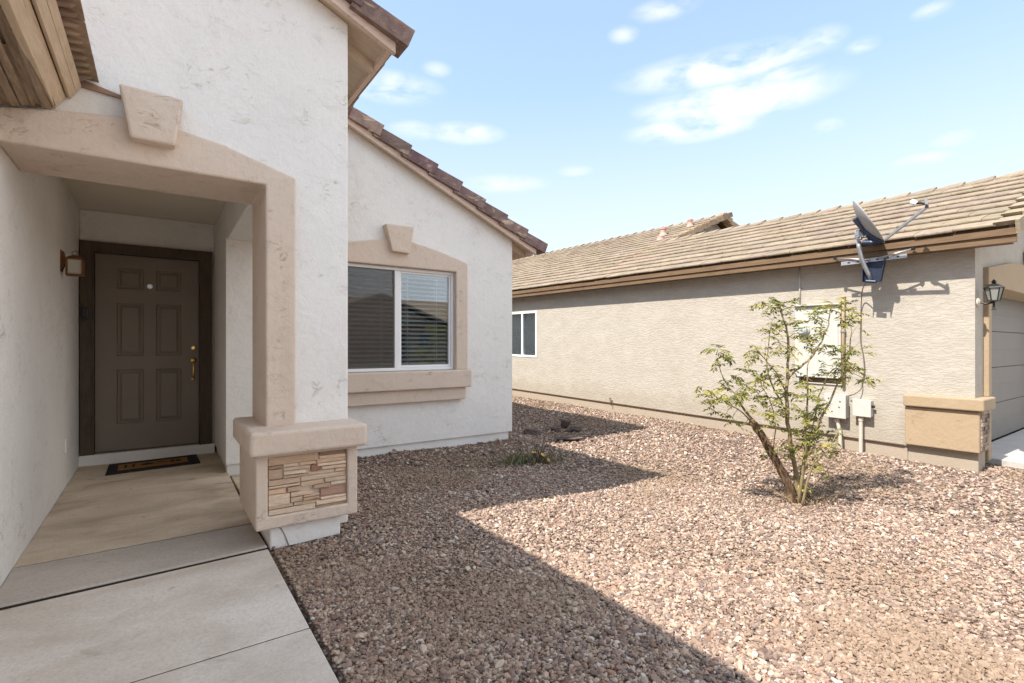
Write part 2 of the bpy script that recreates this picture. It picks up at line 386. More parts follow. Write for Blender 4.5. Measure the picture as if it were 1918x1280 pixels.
for (a0,a1,c0,c1,kd) in rows:
    col = {'d':(.38,.27,.20),'r':(.40,.22,.16),'R':(.42,.27,.21)}.get(kd) or tan[kd]
    j = random.uniform(.90, 1.12); b.cur = (col[0]*j, col[1]*j*.97, col[2]*j*.90)
    xa, xb = x0+.004+(x1-x0-.008)*a0, x0+.004+(x1-x0-.008)*a1; za, zb = z0+.003+(z1-z0-.006)*c0, z0+.003+(z1-z0-.006)*c1
    g = .0007; fr_ = yr-random.uniform(.010, .028); d = lambda: random.uniform(-.003, .003); e = lambda: random.uniform(-.005, .005)
    b.hexa([(xa+g,fr_+e(),za+g+d()),(xb-g,fr_+e(),za+g+d()),(xb-g,yr+.004,za+g),(xa+g,yr+.004,za+g)],
           [(xa+g,fr_+e(),zb-g+d()),(xb-g,fr_+e(),zb-g+d()),(xb-g,yr+.004,zb-g),(xa+g,yr+.004,zb-g)])
b.build('stone_panel', M['veneer'], PB, .003, colors=True)

# window of the wing
TW = MB()
o_ = [(1.335, 2.205), (1.45, 2.245), (1.74, 2.322), (2.05, 2.385), (2.223, 2.400), (2.40, 2.385), (2.706, 2.322), (2.998, 2.243), (3.11, 2.203)]
TW.prism([(1.335, .905), (1.497, .905), (1.497, 2.092), (2.950, 2.092), (2.950, .905), (3.11, .905)]+o_[::-1], 5.360, 5.47)
W = TW.build('window', M['trim'], H, .012)
W['label'] = 'white sliding window with blinds in a tan arched surround'
b = MB(); b.prism([(2.118, 2.243), (2.324, 2.236), (2.376, 2.541), (2.040, 2.538)], 5.295, 5.41); b.build('keystone', M['trim'], W, .012)
b = MB(); b.box(1.335, 3.113, 5.265, 5.43, .704, .912); b.build('window_sill', M['trim'], W, .014)
b = MB(); b.box(1.39, 3.058, 5.318, 5.43, .557, .7025); b.build('window_sill', M['trim'], W, .010)
b = MB()
wx0, wx1, wz0, wz1 = 1.499, 2.948, .914, 2.090
b.box(wx0, wx1, 5.43, 5.49, wz0, wz0+.035); b.box(wx0, wx1, 5.43, 5.49, wz1-.034, wz1)
b.box(wx0, wx0+.03, 5.43, 5.49, wz0+.035, wz1-.034); b.box(wx1-.03, wx1, 5.43, 5.49, wz0+.035, wz1-.034)
b.box(2.200, 2.262, 5.436, 5.489, wz0+.035, wz1-.034)
b.box(wx0+.03, wx0+.055, 5.440, 5.488, wz0+.036, wz1-.035)
b.box(2.263, 2.285, 5.452, 5.488, wz0+.036, wz1-.035); b.box(wx1-.052, wx1-.031, 5.452, 5.488, wz0+.036, wz1-.035)
b.box(2.286, wx1-.053, 5.453, 5.487, wz0+.036, wz0+.062); b.box(2.286, wx1-.053, 5.453, 5.487, wz1-.058, wz1-.035)
b.build('frame', M['white'], W, .003)
b = MB(); b.box(2.286, wx1-.053, 5.468, 5.473, wz0+.063, wz1-.059); b.box(wx0+.056, 2.199, 5.474, 5.479, wz0+.036, wz1-.035); b.build('pane', M['glass'], W)
b = MB(); b.box(wx0+.056, 2.199, 5.448, 5.4495, wz0+.0355, wz1-.0345); b.build('insect_screen', M['screen'], W)
b = MB()
for xa, xb in ((wx0+.06, 2.225), (2.24, wx1-.045)):
    z = wz0+.075
    while z < wz1-.07:
        t = .010
        b.hexa([(xa, 5.515, z-t), (xb, 5.515, z-t), (xb, 5.563, z+t), (xa, 5.563, z+t)], [(xa, 5.515, z-t+.006), (xb, 5.515, z-t+.006), (xb, 5.563, z+t+.004), (xa, 5.563, z+t+.004)])
        z += .0505
    b.box(xa, xb, 5.510, 5.565, wz1-.07, wz1-.02); b.box(xa, xb, 5.518, 5.56, wz0+.028, wz0+.056)
    for fx in (.22, .78):
        x = xa+(xb-xa)*fx; b.box(x-.0025, x+.0025, 5.508, 5.511, wz0+.05, wz1-.05); b.box(x-.0015, x+.0015, 5.566, 5.568, wz0+.05, wz1-.05)
b.build('blind', M['blind'], W)
b = MB()
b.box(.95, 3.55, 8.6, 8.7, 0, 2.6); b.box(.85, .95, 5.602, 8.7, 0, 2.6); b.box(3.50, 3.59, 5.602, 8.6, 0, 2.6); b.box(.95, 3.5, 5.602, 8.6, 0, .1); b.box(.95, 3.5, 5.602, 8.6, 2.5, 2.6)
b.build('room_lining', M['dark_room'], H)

# roofs
def shade_of(v): j = 1+random.uniform(-v, v); return (j, j*random.uniform(.96, 1.03), j*random.uniform(.93, 1.04))
def slope(b, xa, xb, zf, y0, y1, th):
    b.hexa([(xa, y0, zf(xa)), (xb, y0, zf(xb)), (xb, y1, zf(xb)), (xa, y1, zf(xa))], [(xa, y0, zf(xa)+th), (xb, y0, zf(xb)+th), (xb, y1, zf(xb)+th), (xa, y1, zf(xa)+th)])
def tiles(b, xe, ze, sl, xr, y0, y1, expo, wid, zoff=lambda y: 0.0, sgn=1, skip=None, thick=.032):
    """courses of flat tiles from the eave (xe, ze) up to xr; sgn=1 when the roof rises towards +x"""
    L = abs(xr-xe)*math.sqrt(1+sl*sl); cs = 1/math.sqrt(1+sl*sl); sn = sl*cs
    n = int(math.ceil(L/expo))
    for i in range(n):
        y = y0+(wid*.5 if i % 2 else 0)-wid
        while y < y1:
            ya, yb = max(y, y0)+.0015, min(y+wid, y1)-.0015; y += wid
            if yb-ya < .03: continue
            s0 = i*expo+random.uniform(-.007, .007); s1 = min(i*expo+expo+.05, L)
            if s1-s0 < .06: continue
            l0, l1 = .038+random.uniform(-.003, .003), .004
            b.cur = shade_of(.12)
            def P(s, h, yy, dz=0): return (xe+sgn*(s*cs-h*sn), yy, ze+s*sn+h*cs+zoff(yy)+dz)
            e1, e2 = random.uniform(-.003, .003), random.uniform(-.003, .003)
            q = thick*.5
            # rounded nose
            prof = [(s0+.006, l0-thick*.45), (s0, l0-q*.2), (s0+.003, l0+thick*.32), (s0+.02, l0+thick*.5), (s1, l1+thick*.5), (s1, l1-thick*.4)]
            vs = [P(s, h, ya, e1) for s, h in prof]+[P(s, h, yb, e2) for s, h in prof]; m = len(prof)
            b.add(vs, [tuple(range(m)), tuple(range(2*m-1, m-1, -1))]+[(k_, k_+m, (k_+1) % m+m, (k_+1) % m) for k_ in range(m)])
def rake_tiles(b, xl, ztop, sl, n, y0, y1, step=.325, h=.128, sgn=-1):
    """row of deep edge tiles up a gable: lower end of each sits proud of the next one down"""
    for i in range(n):
        xa = xl+sgn*i*step; xb = xa+sgn*(step+.07)
        za = ztop(xa); zb = ztop(xb)-.046
        jj = random.choice([(1, 1, 1), (1.18, 1.2, 1.16), (.86, .80, .86), (1.35, 1.38, 1.3)]); b.cur = tuple(p_*q_ for p_, q_ in zip(shade_of(.10), jj)); e = random.uniform(-.006, .006); k_ = random.uniform(-.006, .006)
        dx = -sgn*.052*-1
        y0 -= .010; lo = [(xa+dx, y0+k_, za-h+e), (xb+dx, y0+k_*.4+.016, zb-h+.012), (xb+dx, y1, zb-h+.012), (xa+dx, y1, za-h+e)]
        hi = [(xa, y0+k_, za+e), (xb, y0+k_*.4+.016, zb), (xb, y1, zb), (xa, y1, za+e)]
        b.hexa(lo, hi); y0 += .010
# entry roof
zt_top = lambda x: 3.405-SL*(x-1.475)
zw_top = lambda x: 3.743-.447*(x-1.646)
R = MB()
slope(R, TR, 1.33, lambda x: zt(x)+.002, 3.375, 5.38, .05); slope(R, -5.2, TR, lambda x: zt(TR)+SL*(x-TR), 3.375, 5.38, .05)
R1 = R.build('roof', M['soffit'], H)
b = MB(); rake_tiles(b, 1.475, zt_top, SL, 11, 3.285, 3.46); b.build('rake_tile', M['raketile'], R1, .004, colors=True)['kind'] = 'stuff'
b = MB(); tiles(b, 1.44, zt_top(1.44)-.055, SL, TR, 3.47, 5.38, .33, .32, sgn=-1)
b.build('roof_tile', M['rooftile_dark'], R1, colors=True)['kind'] = 'stuff'
b = MB()
zb_ = lambda x: 3.424-SL*(x-.913)
b.prism([(1.353, zb_(1.353)), (1.353, zb_(1.353)+.135), (TR, zb_(TR)+.135), (TR, zb_(TR))], 3.325, 3.368); b.build('barge_board', M['barge'], R1, .003)
b = MB(); b.prism([(1.300, 3.238), (1.335, 3.238), (1.335, 3.345), (1.300, 3.345)], 3.37, 5.38); b.build('fascia', M['barge'], R1, .003)
for y in (3.62, 4.22, 4.82):
    b = MB(); b.prism([(1.0, zt(1.0)-.085), (1.298, zt(1.298)-.07), (1.298, zt(1.298)), (1.0, zt(1.0))], y, y+.042); b.build('rafter_tail', M['soffit'], R1)
# wing roof
R = MB()
slope(R, WR, 4.06, lambda x: zw(x)+.002, 5.335, 16.3, .05); slope(R, -7.0, WR, lambda x: zw(WR)+SL*(x-WR), 5.335, 16.3, .05)
R2 = R.build('roof', M['soffit'], H)
b = MB(); rake_tiles(b, 4.279, zw_top, .447, 18, 5.245, 5.42); b.build('rake_tile', M['raketile'], R2, .004, colors=True)['kind'] = 'stuff'
b = MB(); tiles(b, 4.25, zw_top(4.25)-.05, .447, WR, 5.43, 16.3, .33, .32, sgn=-1); b.build('roof_tile', M['rooftile_dark'], R2, colors=True)['kind'] = 'stuff'
b = MB(); zc = lambda x: 3.505-.4465*(x-1.653)
b.prism([(4.112, zc(4.112)), (4.112, zc(4.112)+.135), (WR, zc(WR)+.135), (WR, zc(WR))], 5.285, 5.328); b.build('barge_board', M['barge'], R2, .003)
b = MB(); b.prism([(4.055, 2.400), (4.09, 2.400), (4.09, 2.50), (4.055, 2.50)], 5.33, 16.2); b.build('fascia', M['barge'], R2, .003)
for y in (5.47, 6.1, 6.7, 7.3, 7.9):
    b = MB(); b.prism([(3.7, zw(3.7)-.085), (4.05, zw(4.05)-.07), (4.05, zw(4.05)), (3.7, zw(3.7))], y, y+.042); b.build('rafter_tail', M['soffit'], R2)
# garage roof with open eave beside the entry wall
GS = .445; gz = lambda x: 2.53-GS*(x+.36)
R = MB(); slope(R, -3.7, -.40, lambda x: gz(x)-.012, -3.5, 3.425, .03); slope(R, -7.2, -3.7, lambda x: gz(-3.7)+GS*(x+3.7), -3.5, 3.425, .06)
R.box(-4.9, -3.0, 3.425, 5.38, 2.57, 2.6)
R3 = R.build('roof', M['sheath'], H)
n_ = Vector((.5, .866)); q_ = Vector((-.866, .5))
def board(b, p, h, t, y0, y1):
    p = Vector(p); c = [p, p+n_*h, p+n_*h+q_*t, p+q_*t]; b.prism([(a.x, a.y) for a in c], y0, y1)
b = MB(); board(b, (-.425, 2.401), .083, .042, -3.45, 3.428); b.build('fascia', M['garage_board'], R3, .003)
b = MB(); board(b, (-.367, 2.470), .045, .018, -3.45, 3.434); board(b, (-.3435, 2.5107), .042, .016, -3.45, 3.433); b.build('fascia', M['garage_board'], R3, .002)
b = MB()
y = -3.5
while y < 3.40:
    w_ = .30; b.cur = shade_of(.12); e = random.uniform(-.005, .005)
    b.hexa([(-.40, y+.004, 2.590), (-.250, y+.004, 2.578+e), (-.250, min(y+w_, 3.424), 2.578+e), (-.40, min(y+w_, 3.424), 2.590)],
           [(-.40, y+.004, 2.66), (-.262, y+.004, 2.613+e), (-.262, min(y+w_, 3.424), 2.613+e), (-.40, min(y+w_, 3.424), 2.66)])
    for j in range(4):
        yy = y+.02+j*.073
        if yy+.03 < 3.42:
            b.hexa([(-.33, yy, 2.556), (-.285, yy+.01, 2.566), (-.285, yy+.03, 2.566), (-.33, yy+.028, 2.556)], [(-.33, yy, 2.586), (-.27, yy+.01, 2.582), (-.27, yy+.03, 2.582), (-.33, yy+.028, 2.586)])
    y += w_
b.build('eave_tile', M['rooftile_dark'], R3, .004, colors=True)['kind'] = 'stuff'
b = MB(); tiles(b, -.30, gz(-.30)+.10, GS, -3.7, -3.5, 3.42, .33, .32, sgn=-1); tiles(b, -7.1, gz(-.30)+.10, GS, -3.7, -3.5, 3.42, .33, .32, sgn=1)
b.build('roof_tile', M['rooftile_dark'], R3, colors=True)['kind'] = 'stuff'
for y in (2.72, 2.1, 1.5, .9, .3, -.3, -.9, -1.5):
    b = MB(); b.prism([(-.8, gz(-.8)-.10), (-.46, gz(-.46)-.09), (-.46, gz(-.46)-.014), (-.8, gz(-.8)-.014)], y, y+.042); b.build('rafter_tail', M['garage_board'], R3)
b = MB(); b.prism([(-.35, 2.548), (-.16, 2.530), (-.16, 2.546), (-.31, 2.582)], 3.425, 3.437); b.build('flashing', M['flash'], H)
# torn veneer strips under the eave and a dusty flood lamp
b = MB()
for i in range(9):
    ya = 3.40-random.random()*.5; xa = -.47-random.random()*.1; L = random.uniform(.08, .22)
    b.hexa([(xa, ya-L, gz(xa)-.055), (xa+.02, ya-L, gz(xa)-.06), (xa+.02, ya, gz(xa)-.02), (xa, ya, gz(xa)-.018)],
           [(xa, ya-L, gz(xa)-.05), (xa+.02, ya-L, gz(xa)-.055), (xa+.02, ya, gz(xa)-.016), (xa, ya, gz(xa)-.014)])
rt = random.Random(5)
for i in range(11):
    xa = -.638+.019*i; xb = xa+.030; dz = rt.uniform(-.014, .010)-.010*(i % 3 == 0); ya = 2.70+rt.uniform(-.05, .22); zz = lambda x_, y_: 2.356+.22*(x_+.638)+(3.433-y_)*.085
    ye = 3.433-rt.uniform(0, .05); tw = rt.uniform(-.012, .012)
    lo = [(xa, ya, zz(xa, ya)+dz), (xb, ya+rt.uniform(-.06, .06), zz(xb, ya)+dz+tw), (xb, ye, zz(xb, ye)+dz*.6), (xa, ye+.0, zz(xa, ye)+dz*.6)]
    b.hexa(lo, [(p[0], p[1], p[2]+.006) for p in lo])
b.box(-.638, -.43, 2.6, 3.43, 2.445, 2.452)
b.build('torn_veneer', M['sheath'], R3)

# front door
D = MB()
xs = [-.517, -.345, -.119, -.012, .214, .375]; zs = [.112, .392, .953, 1.094, 1.642, 1.79, 2.005, 2.138]
Y = 6.60
for i in range(5):
    for j in range(7):
        xa, xb, za, zb = xs[i], xs[i+1], zs[j], zs[j+1]
        if i in (1, 3) and j in (1, 3, 5):
            rings = [(0, 0), (.010, .017), (.024, .017), (.046, .003)]
            vs = []
            for ins, dy in rings:
                vs += [(xa+ins, Y+dy, za+ins), (xb-ins, Y+dy, za+ins), (xb-ins, Y+dy, zb-ins), (xa+ins, Y+dy, zb-ins)]
            fs = [(12, 13, 14, 15)]
            for r in range(3):
                for k_ in range(4): fs.append((r*4+k_, r*4+(k_+1) % 4, (r+1)*4+(k_+1) % 4, (r+1)*4+k_))
            D.add(vs, fs)
        else: D.add([(xa, Y, za), (xb, Y, za), (xb, Y, zb), (xa, Y, zb)], [(0, 1, 2, 3)])
D.add([(-.517, Y, .112), (.375, Y, .112), (.375, Y, 2.138), (-.517, Y, 2.138), (-.517, Y+.04, .112), (.375, Y+.04, .112), (.375, Y+.04, 2.138), (-.517, Y+.04, 2.138)],
      [(0, 4, 5, 1), (1, 5, 6, 2), (2, 6, 7, 3), (3, 7, 4, 0), (4, 7, 6, 5)])
DO = D.build('door', M['door'], H); DO['label'] = 'brown six-panel front door with brass handle'
b = MB(); b.lathe([(.026, 0), (.026, .008), (.016, .012), (.016, .022), (.0, .023)], (.327, 6.60, 1.176), (0, -1, 0), 20); b.build('deadbolt', M['brass'], DO, smooth=False)
b = MB()
b.lathe([(.031, 0), (.031, .006), (.014, .012), (0, .013)], (.323, 6.60, 1.040), (0, -1, 0), 20); b.lathe([(.020, 0), (.020, .006), (.01, .010), (0, .011)], (.323, 6.60, .835), (0, -1, 0), 20)
b.tube([(.323, 6.595, 1.03), (.323, 6.560, 1.01), (.323, 6.545, .965), (.323, 6.547, .91), (.323, 6.560, .865), (.323, 6.595, .840)], [.009, .010, .011, .011, .010, .009], 10)
b.tube([(.323, 6.592, 1.055), (.323, 6.560, 1.062), (.318, 6.548, 1.058)], [.006, .006, .011], 8)
b.build('handle', M['brass'], DO, smooth=True)
b = MB(); b.lathe([(.027, 0), (.027, .006), (.02, .010), (0, .010)], (-.066, 6.60, 1.831), (0, -1, 0), 20); b.build('door_viewer', M['chrome'], DO)
b = MB()
b.box(-.632, -.521, 6.555, 6.66, .055, 2.252); b.box(.379, .503, 6.555, 6.66, .055, 2.252); b.box(-.521, .379, 6.556, 6.66, 2.142, 2.252)
b.box(-.535, -.5215, 6.545, 6.5548, .10, 2.155); b.box(.3795, .393, 6.545, 6.5548, .10, 2.155); b.box(-.521, .379, 6.5452, 6.555, 2.143, 2.156)
b.build('door_frame', M['casing'], H, .003)
b = MB(); b.box(-.64, .525, 6.543, 6.552, 0, .104); b.prism([(6.552, 0), (6.552, .104), (6.66, .108), (6.66, 0)], -.64, .525, 'x'); b.build('threshold', M['found'], H, .008)
b = MB(); b.box(-.517, .375, 6.585, 6.599, .109, .122); b.build('door_sweep', M['casing'], DO)
b = MB(); b.box(-.64, -.630, 5.62, 5.70, .30, .42); b.build('blank_cover', M['stucco'], H, .004)

# ------------------------------------------------------------------ porch fittings
P = thing('porch_lantern', (-.64, 5.44, 1.85), 'rusty copper wall lantern with frosted glass beside the brown front door', 'wall lamp')
b = MB(); b.prism([(-.638, 1.96), (-.620, 1.965), (-.612, 1.92), (-.575, 1.905), (-.575, 1.892), (-.606, 1.885), (-.622, 1.83), (-.638, 1.815)], 5.415, 5.465)
b.build('wall_bracket', M['rust'], P, .005)
b = MB(); b.box(-.639, -.632, 5.40, 5.48, 1.80, 1.975); b.build('back_plate', M['rust'], P, .004)
cx_, cy_ = -.553, 5.44
b = MB()
b.prism([(cx_-.056, cy_-.056), (cx_+.056, cy_-.056), (cx_+.056, cy_+.056), (cx_-.056, cy_+.056)], 1.905, 1.913, 'z')
b.hexa([(cx_-.053, cy_-.053, 1.913), (cx_+.053, cy_-.053, 1.913), (cx_+.053, cy_+.053, 1.913), (cx_-.053, cy_+.053, 1.913)], [(cx_-.022, cy_-.022, 1.938), (cx_+.022, cy_-.022, 1.938), (cx_+.022, cy_+.022, 1.938), (cx_-.022, cy_+.022, 1.938)])
b.build('cap', M['rust'], P, .003)
b = MB()
for sx in (-1, 1):
    for sy in (-1, 1): b.box(cx_+sx*.05-.005, cx_+sx*.05+.005, cy_+sy*.05-.005, cy_+sy*.05+.005, 1.786, 1.904)
b.prism([(cx_-.056, cy_-.056), (cx_+.056, cy_-.056), (cx_+.056, cy_+.056), (cx_-.056, cy_+.056)], 1.774, 1.785, 'z')
b.build('cage', M['rust'], P)
b = MB(); b.box(cx_-.043, cx_+.043, cy_-.043, cy_+.043, 1.786, 1.904); b.build('lamp_glass', M['frost'], P, .004)
b = MB(); b.tube([(cx_+.020*math.cos(t), cy_-.004*math.cos(t), 1.958+.018*math.sin(t)) for t in [i*math.pi/8 for i in range(17)]], .003, 6); b.build('hanging_ring', M['rust'], P, smooth=True)
P = thing('doorbell', (-.59, 6.552, 1.52), 'small black doorbell on the left side of the dark door frame', 'doorbell')
b = MB(); b.box(-.618, -.562, 6.530, 6.554, 1.457, 1.584); b.build('housing', M['black'], P, .008)
b = MB(); b.lathe([(.013, 0), (.013, .004), (.009, .006), (0, .006)], (-.59, 6.530, 1.485), (0, -1, 0), 16); b.build('button', M['iron'], P)
P = thing('doormat', (-.02, 6.25, 0), 'black-edged coir doormat with dark lettering in front of the door', 'doormat')
b = MB(); b.prism([(-.395, 5.955), (.358, 6.035), (.350, 6.515), (-.397, 6.455)], .001, .012, 'z'); b.build('border', M['mat_edge'], P, .003)
b = MB(); b.prism([(-.312, 6.075), (.258, 6.135), (.256, 6.395), (-.318, 6.350)], .010, .0155, 'z'); b.build('inlay', M['coir'], P, .002)
b = MB()
def mark(u, v, pts, w=.016):
    for (a0, a1), (b0, b1) in zip(pts, pts[1:]):
        f = lambda p, q: Vector((-.315+.572*p+.0*q, 6.079+.060*p+.27*q, .0165))
        b.bar(f(a0, a1), f(b0, b1), w, .0012)
mark(0, 0, [(.105, .25), (.105, .75)]); mark(0, 0, [(.09, .72), (.12, .76)])
mark(0, 0, [(.21, .22), (.21, .75), (.245, .75)]); mark(0, 0, [(.21, .5), (.24, .5)])
mark(0, 0, [(.55, .62), (.60, .70), (.66, .45), (.70, .38)])
for cx2 in (.77, .86):
    mark(0, 0, [(cx2+.022*math.cos(t), .5+.22*math.sin(t)) for t in [i*math.pi/5 for i in range(11)]], .012)
pts = [(.29+.23*i/10, .50+.13*math.sin(math.pi*i/10)) for i in range(11)]+[(.52-.23*i/10, .50-.13*math.sin(math.pi*i/10)) for i in range(1, 10)]
b.prism([(-.315+.572*p, 6.079+.060*p+.27*q) for p, q in pts], .0160, .0172, 'z')
b.build('lettering', M['print'], P)

# ------------------------------------------------------------------ ground, walkway
def g(x, y):
    x = np.asarray(x, float); y = np.asarray(y, float)
    z = -.022-.098*smooth(1.3, 4.6, x)+.0136*np.clip(y-1.5, -3, 12)*smooth(4.6, 7.0, x)
    mound = np.exp(-np.clip(5.4-y, 0, 9)/.55)*(1-smooth(3.7, 4.5, x))*smooth(4.0, 5.4, y)
    z = z*(1-mound)+(-.022)*mound
    z = z+.010*np.sin(1.9*x+.7*y)*np.cos(1.3*y-.6*x)+.006*np.sin(4.1*x-2.7*y)*smooth(.6, 1.2, x)
    return z
def grid(name, xsx, ysy, m):
    X, Yy = np.meshgrid(xsx, ysy); Z = g(X, Yy)
    far = np.maximum(np.maximum(np.abs(X-3)-16, np.abs(Yy-4)-16), 0); Z = np.where(far > 0, -.10, Z)
    inside = (X < .52); Z = np.where(inside, -.11, Z)
    V = np.stack([X, Yy, Z], -1).reshape(-1, 3); nx = len(xsx); F = []
    for j in range(len(ysy)-1):
        for i in range(nx-1): F.append((j*nx+i, j*nx+i+1, (j+1)*nx+i+1, (j+1)*nx+i))
    me = bpy.data.meshes.new(name); me.from_pydata(V.tolist(), [], F); me.materials.append(m)
    for q in me.polygons: q.use_smooth = True
    o = bpy.data.objects.new(name, me); COL.objects.link(o); return o
xsx = np.concatenate([[-300, -120, -60, -30, -12, -6, -2, .50], np.arange(.53, 9.0, .1), [9.5, 11, 14, 18, 30, 60, 120, 300]])
ysy = np.concatenate([[-300, -120, -60, -30, -14, -8, -5], np.arange(-3, 13, .15), [13.5, 15, 18, 24, 40, 80, 160, 300]])
tag(grid('ground', xsx, ysy, M['soil']), 'brown gravel-strewn yard soil between the two houses', None, None, 'structure')
# walkway slabs, one mesh per pour
def slab(name, label, polys, m, bev=.006):
    b = MB()
    for p, z1 in polys: b.prism(p, -.13, z1, 'z')
    return tag(b.build(name, m, None, bev), label, None, None, 'structure')
XL, XR = -.639, .536
slab('walkway', 'pale concrete walk slabs leading to the porch', [([(XL, -3), (XR-.005, -3), (XR-.003, 2.255), (XL, 2.255)], -.003), ([(XL, 2.262), (XR-.003, 2.262), (XR, 3.278), (XL, 3.215)], -.004)], M['concrete'])
slab('porch_slab', 'stained brown concrete porch floor before the door', [([(XL, 3.795), (.522, 3.818), (.545, 5.30), (XL, 5.25)], 0), ([(XL, 5.259), (.545, 5.309), (.548, 6.56), (XL, 6.56)], .0005)], M['porch'], .004)
slab('porch_edge', 'grey concrete strip at the edge of the porch floor', [([(XL, 3.250), (.538, 3.306), (.524, 3.782), (XL, 3.764)], .004)], M['curb'], .008)
slab('porch_pad', 'concrete pad inside the side opening of the porch', [([(.560, 3.99), (.98, 3.99), (.98, 5.38), (.560, 5.38)], -.012)], M['porch'])
b = MB(); b.box(-.635, .535, -3, 6.5, -.14, -.007); tag(b.build('joint_fill', M['joint']), 'dark dirt in the joints of the walk', None, None, 'structure')
slab('driveway', 'pale concrete driveway in front of the neighbouring garage', [([(7.62, 1.50), (7.55, 1.05), (7.50, -11.99), (13, -11.99), (13, 1.78), (7.62, 1.78)], -.055)], M['driveway'])
slab('driveway', 'concrete driveway of the stucco house', [([(-6.6, -11.99), (-.72, -11.99), (-.72, -3.21), (-6.6, -3.21)], -.02)], M['driveway'])

b = MB(); b.box(.54, 7.45, -12, -.62, -.14, -.012); tag(b.build('front_yard', m_concrete('pale_gravel', (.44, .37, .30), (.34, .27, .21), .6)), 'pale gravel front yard towards the street', None, None, 'structure')
b = MB(); b.box(-60, 60, -13, -12.0, -.2, -.03); tag(b.build('pavement', M['driveway']), 'pale concrete pavement along the street', None, None, 'structure')
# gravel: loose stones in one mesh
def ico(sub):
    bm = bmesh.new(); bmesh.ops.create_icosphere(bm, subdivisions=sub, radius=1.0)
    v = np.array([q.co[:] for q in bm.verts]); f = np.array([[q.index for q in p.verts] for p in bm.faces]); bm.free(); return v, f
PAL = np.array([[.40,.300,.250],[.27,.205,.18],[.49,.385,.32],[.17,.13,.125],[.62,.545,.475],[.36,.22,.16],[.43,.335,.275],[.53,.42,.34],[.24,.205,.20],[.74,.69,.63]])
PW = np.array([.17,.15,.16,.11,.08,.05,.11,.09,.06,.045])
def fnoise(x, y):
    return (np.sin(1.7*x+2.3*y+1)+np.sin(3.1*x-1.9*y+2)+np.sin(-2.2*x+4.1*y+.5)+.7*np.sin(6.3*x+5.1*y))/3.7
def okpos(x, y):
    m = (x > .565)
    m &= ~((x < .985) & (y > 3.27) & (y < 5.45)); m &= ~((y > 5.425) & (x < 3.79)); m &= (x < 7.02) | ((y < 1.50) & (x < 7.53)); m &= x < 7.53
    return m
def stones(n, xr, yr_, rmin, rmax, sub, dmin, dmax, holes=True):
    x = rng.uniform(*xr, n); y = rng.uniform(*yr_, n); d = np.hypot(x, y)
    keep = okpos(x, y) & (d >= dmin) & (d < dmax)
    if holes:
        bare = fnoise(x, y); keep &= rng.random(n) > .55*smooth(.40, .80, bare)
    # only where the frame, or a step to its side, can see
    q = x*.575+y*.818; r = x*.818-y*.575
    keep &= (q > .3) & (np.abs(r) < 1.35*q+.6)
    x, y = x[keep], y[keep]; n = len(x)
    V, F = ico(sub); nv = len(V)
    vars_ = []
    for i in range(10):
        w = V*(1+.0*V)
        for _ in range(7):
            a = rng.normal(size=3); a /= np.linalg.norm(a); c = rng.uniform(.45, .9)
            dd = w@a; w = w-np.outer(np.clip(dd-c, 0, None)*.95, a)
        vars_.append(w*(1+rng.normal(0, .05, (nv, 1))))
    vars_ = np.array(vars_)[rng.integers(0, 10, n)]
    s = np.clip(rng.lognormal(math.log((rmin+rmax)/2.15), .38, n), rmin*.55, rmax*1.75)
    sc = np.stack([s*rng.uniform(.85, 1.45, n), s*rng.uniform(.7, 1.0, n), s*rng.uniform(.42, .75, n)], -1)
    P = vars_*sc[:, None, :]
    t = rng.normal(0, .38, n); ct, st = np.cos(t)[:, None], np.sin(t)[:, None]
    P = np.stack([P[..., 0]*ct-P[..., 2]*st, P[..., 1], P[..., 0]*st+P[..., 2]*ct], -1)
    a = rng.uniform(0, 2*np.pi, n); ca, sa = np.cos(a)[:, None], np.sin(a)[:, None]
    P = np.stack([P[..., 0]*ca-P[..., 1]*sa, P[..., 0]*sa+P[..., 1]*ca, P[..., 2]], -1)
    z = g(x, y)+sc[:, 2]*rng.uniform(.0, 1.15, n)
    P += np.stack([x, y, z], -1)[:, None, :]
    faces = (F[None]+(np.arange(n)*nv)[:, None, None]).reshape(-1, 3)
    c = np.array([1.08, 1.005, .91])*np.minimum(PAL[rng.choice(len(PAL), n, p=PW/PW.sum())]*rng.uniform(.55, 1.06, (n, 1)), .62)
    du = (.72*smooth(.0, .75, fnoise(x*.8+3, y*.8+1)))[:, None]; c = c*(1-du)+np.array([.29, .205, .135])*rng.uniform(.75, 1.2, (n, 1))*du
    return P.reshape(-1, 3), faces, np.repeat(c, nv, 0)
parts = [stones(165000, (.55, 4.2), (-.6, 3.2), .0056, .0104, 2, 0, 3.0), stones(110000, (.55, 4.2), (-.6, 3.2), .0038, .0070, 1, 0, 3.0),
         stones(230000, (.55, 7.6), (-.6, 5.6), .0066, .0120, 1, 3.0, 5.2), stones(110000, (.55, 7.6), (-.6, 5.6), .0055, .0095, 1, 3.0, 5.2, False),
         stones(120000, (.55, 7.6), (-.6, 14), .0095, .0165, 1, 5.2, 14), stones(50000, (.55, 7.6), (-.6, 11), .007, .012, 1, 5.2, 10, False)]
VV, FF, CC = [], [], []; off = 0
for v, f, c in parts: VV.append(v); FF.append(f+off); CC.append(c); off += len(v)
VV = np.concatenate(VV); FF = np.concatenate(FF); CC = np.concatenate(CC)
me = bpy.data.meshes.new('gravel'); me.vertices.add(len(VV)); me.vertices.foreach_set('co', VV.astype(np.float32).ravel())
me.loops.add(FF.size); me.loops.foreach_set('vertex_index', FF.astype(np.int32).ravel())
me.polygons.add(len(FF)); me.polygons.foreach_set('loop_start', np.arange(0, FF.size, 3, dtype=np.int32))
me.polygons.foreach_set('use_smooth', np.zeros(len(FF), bool))
me.update(calc_edges=True)
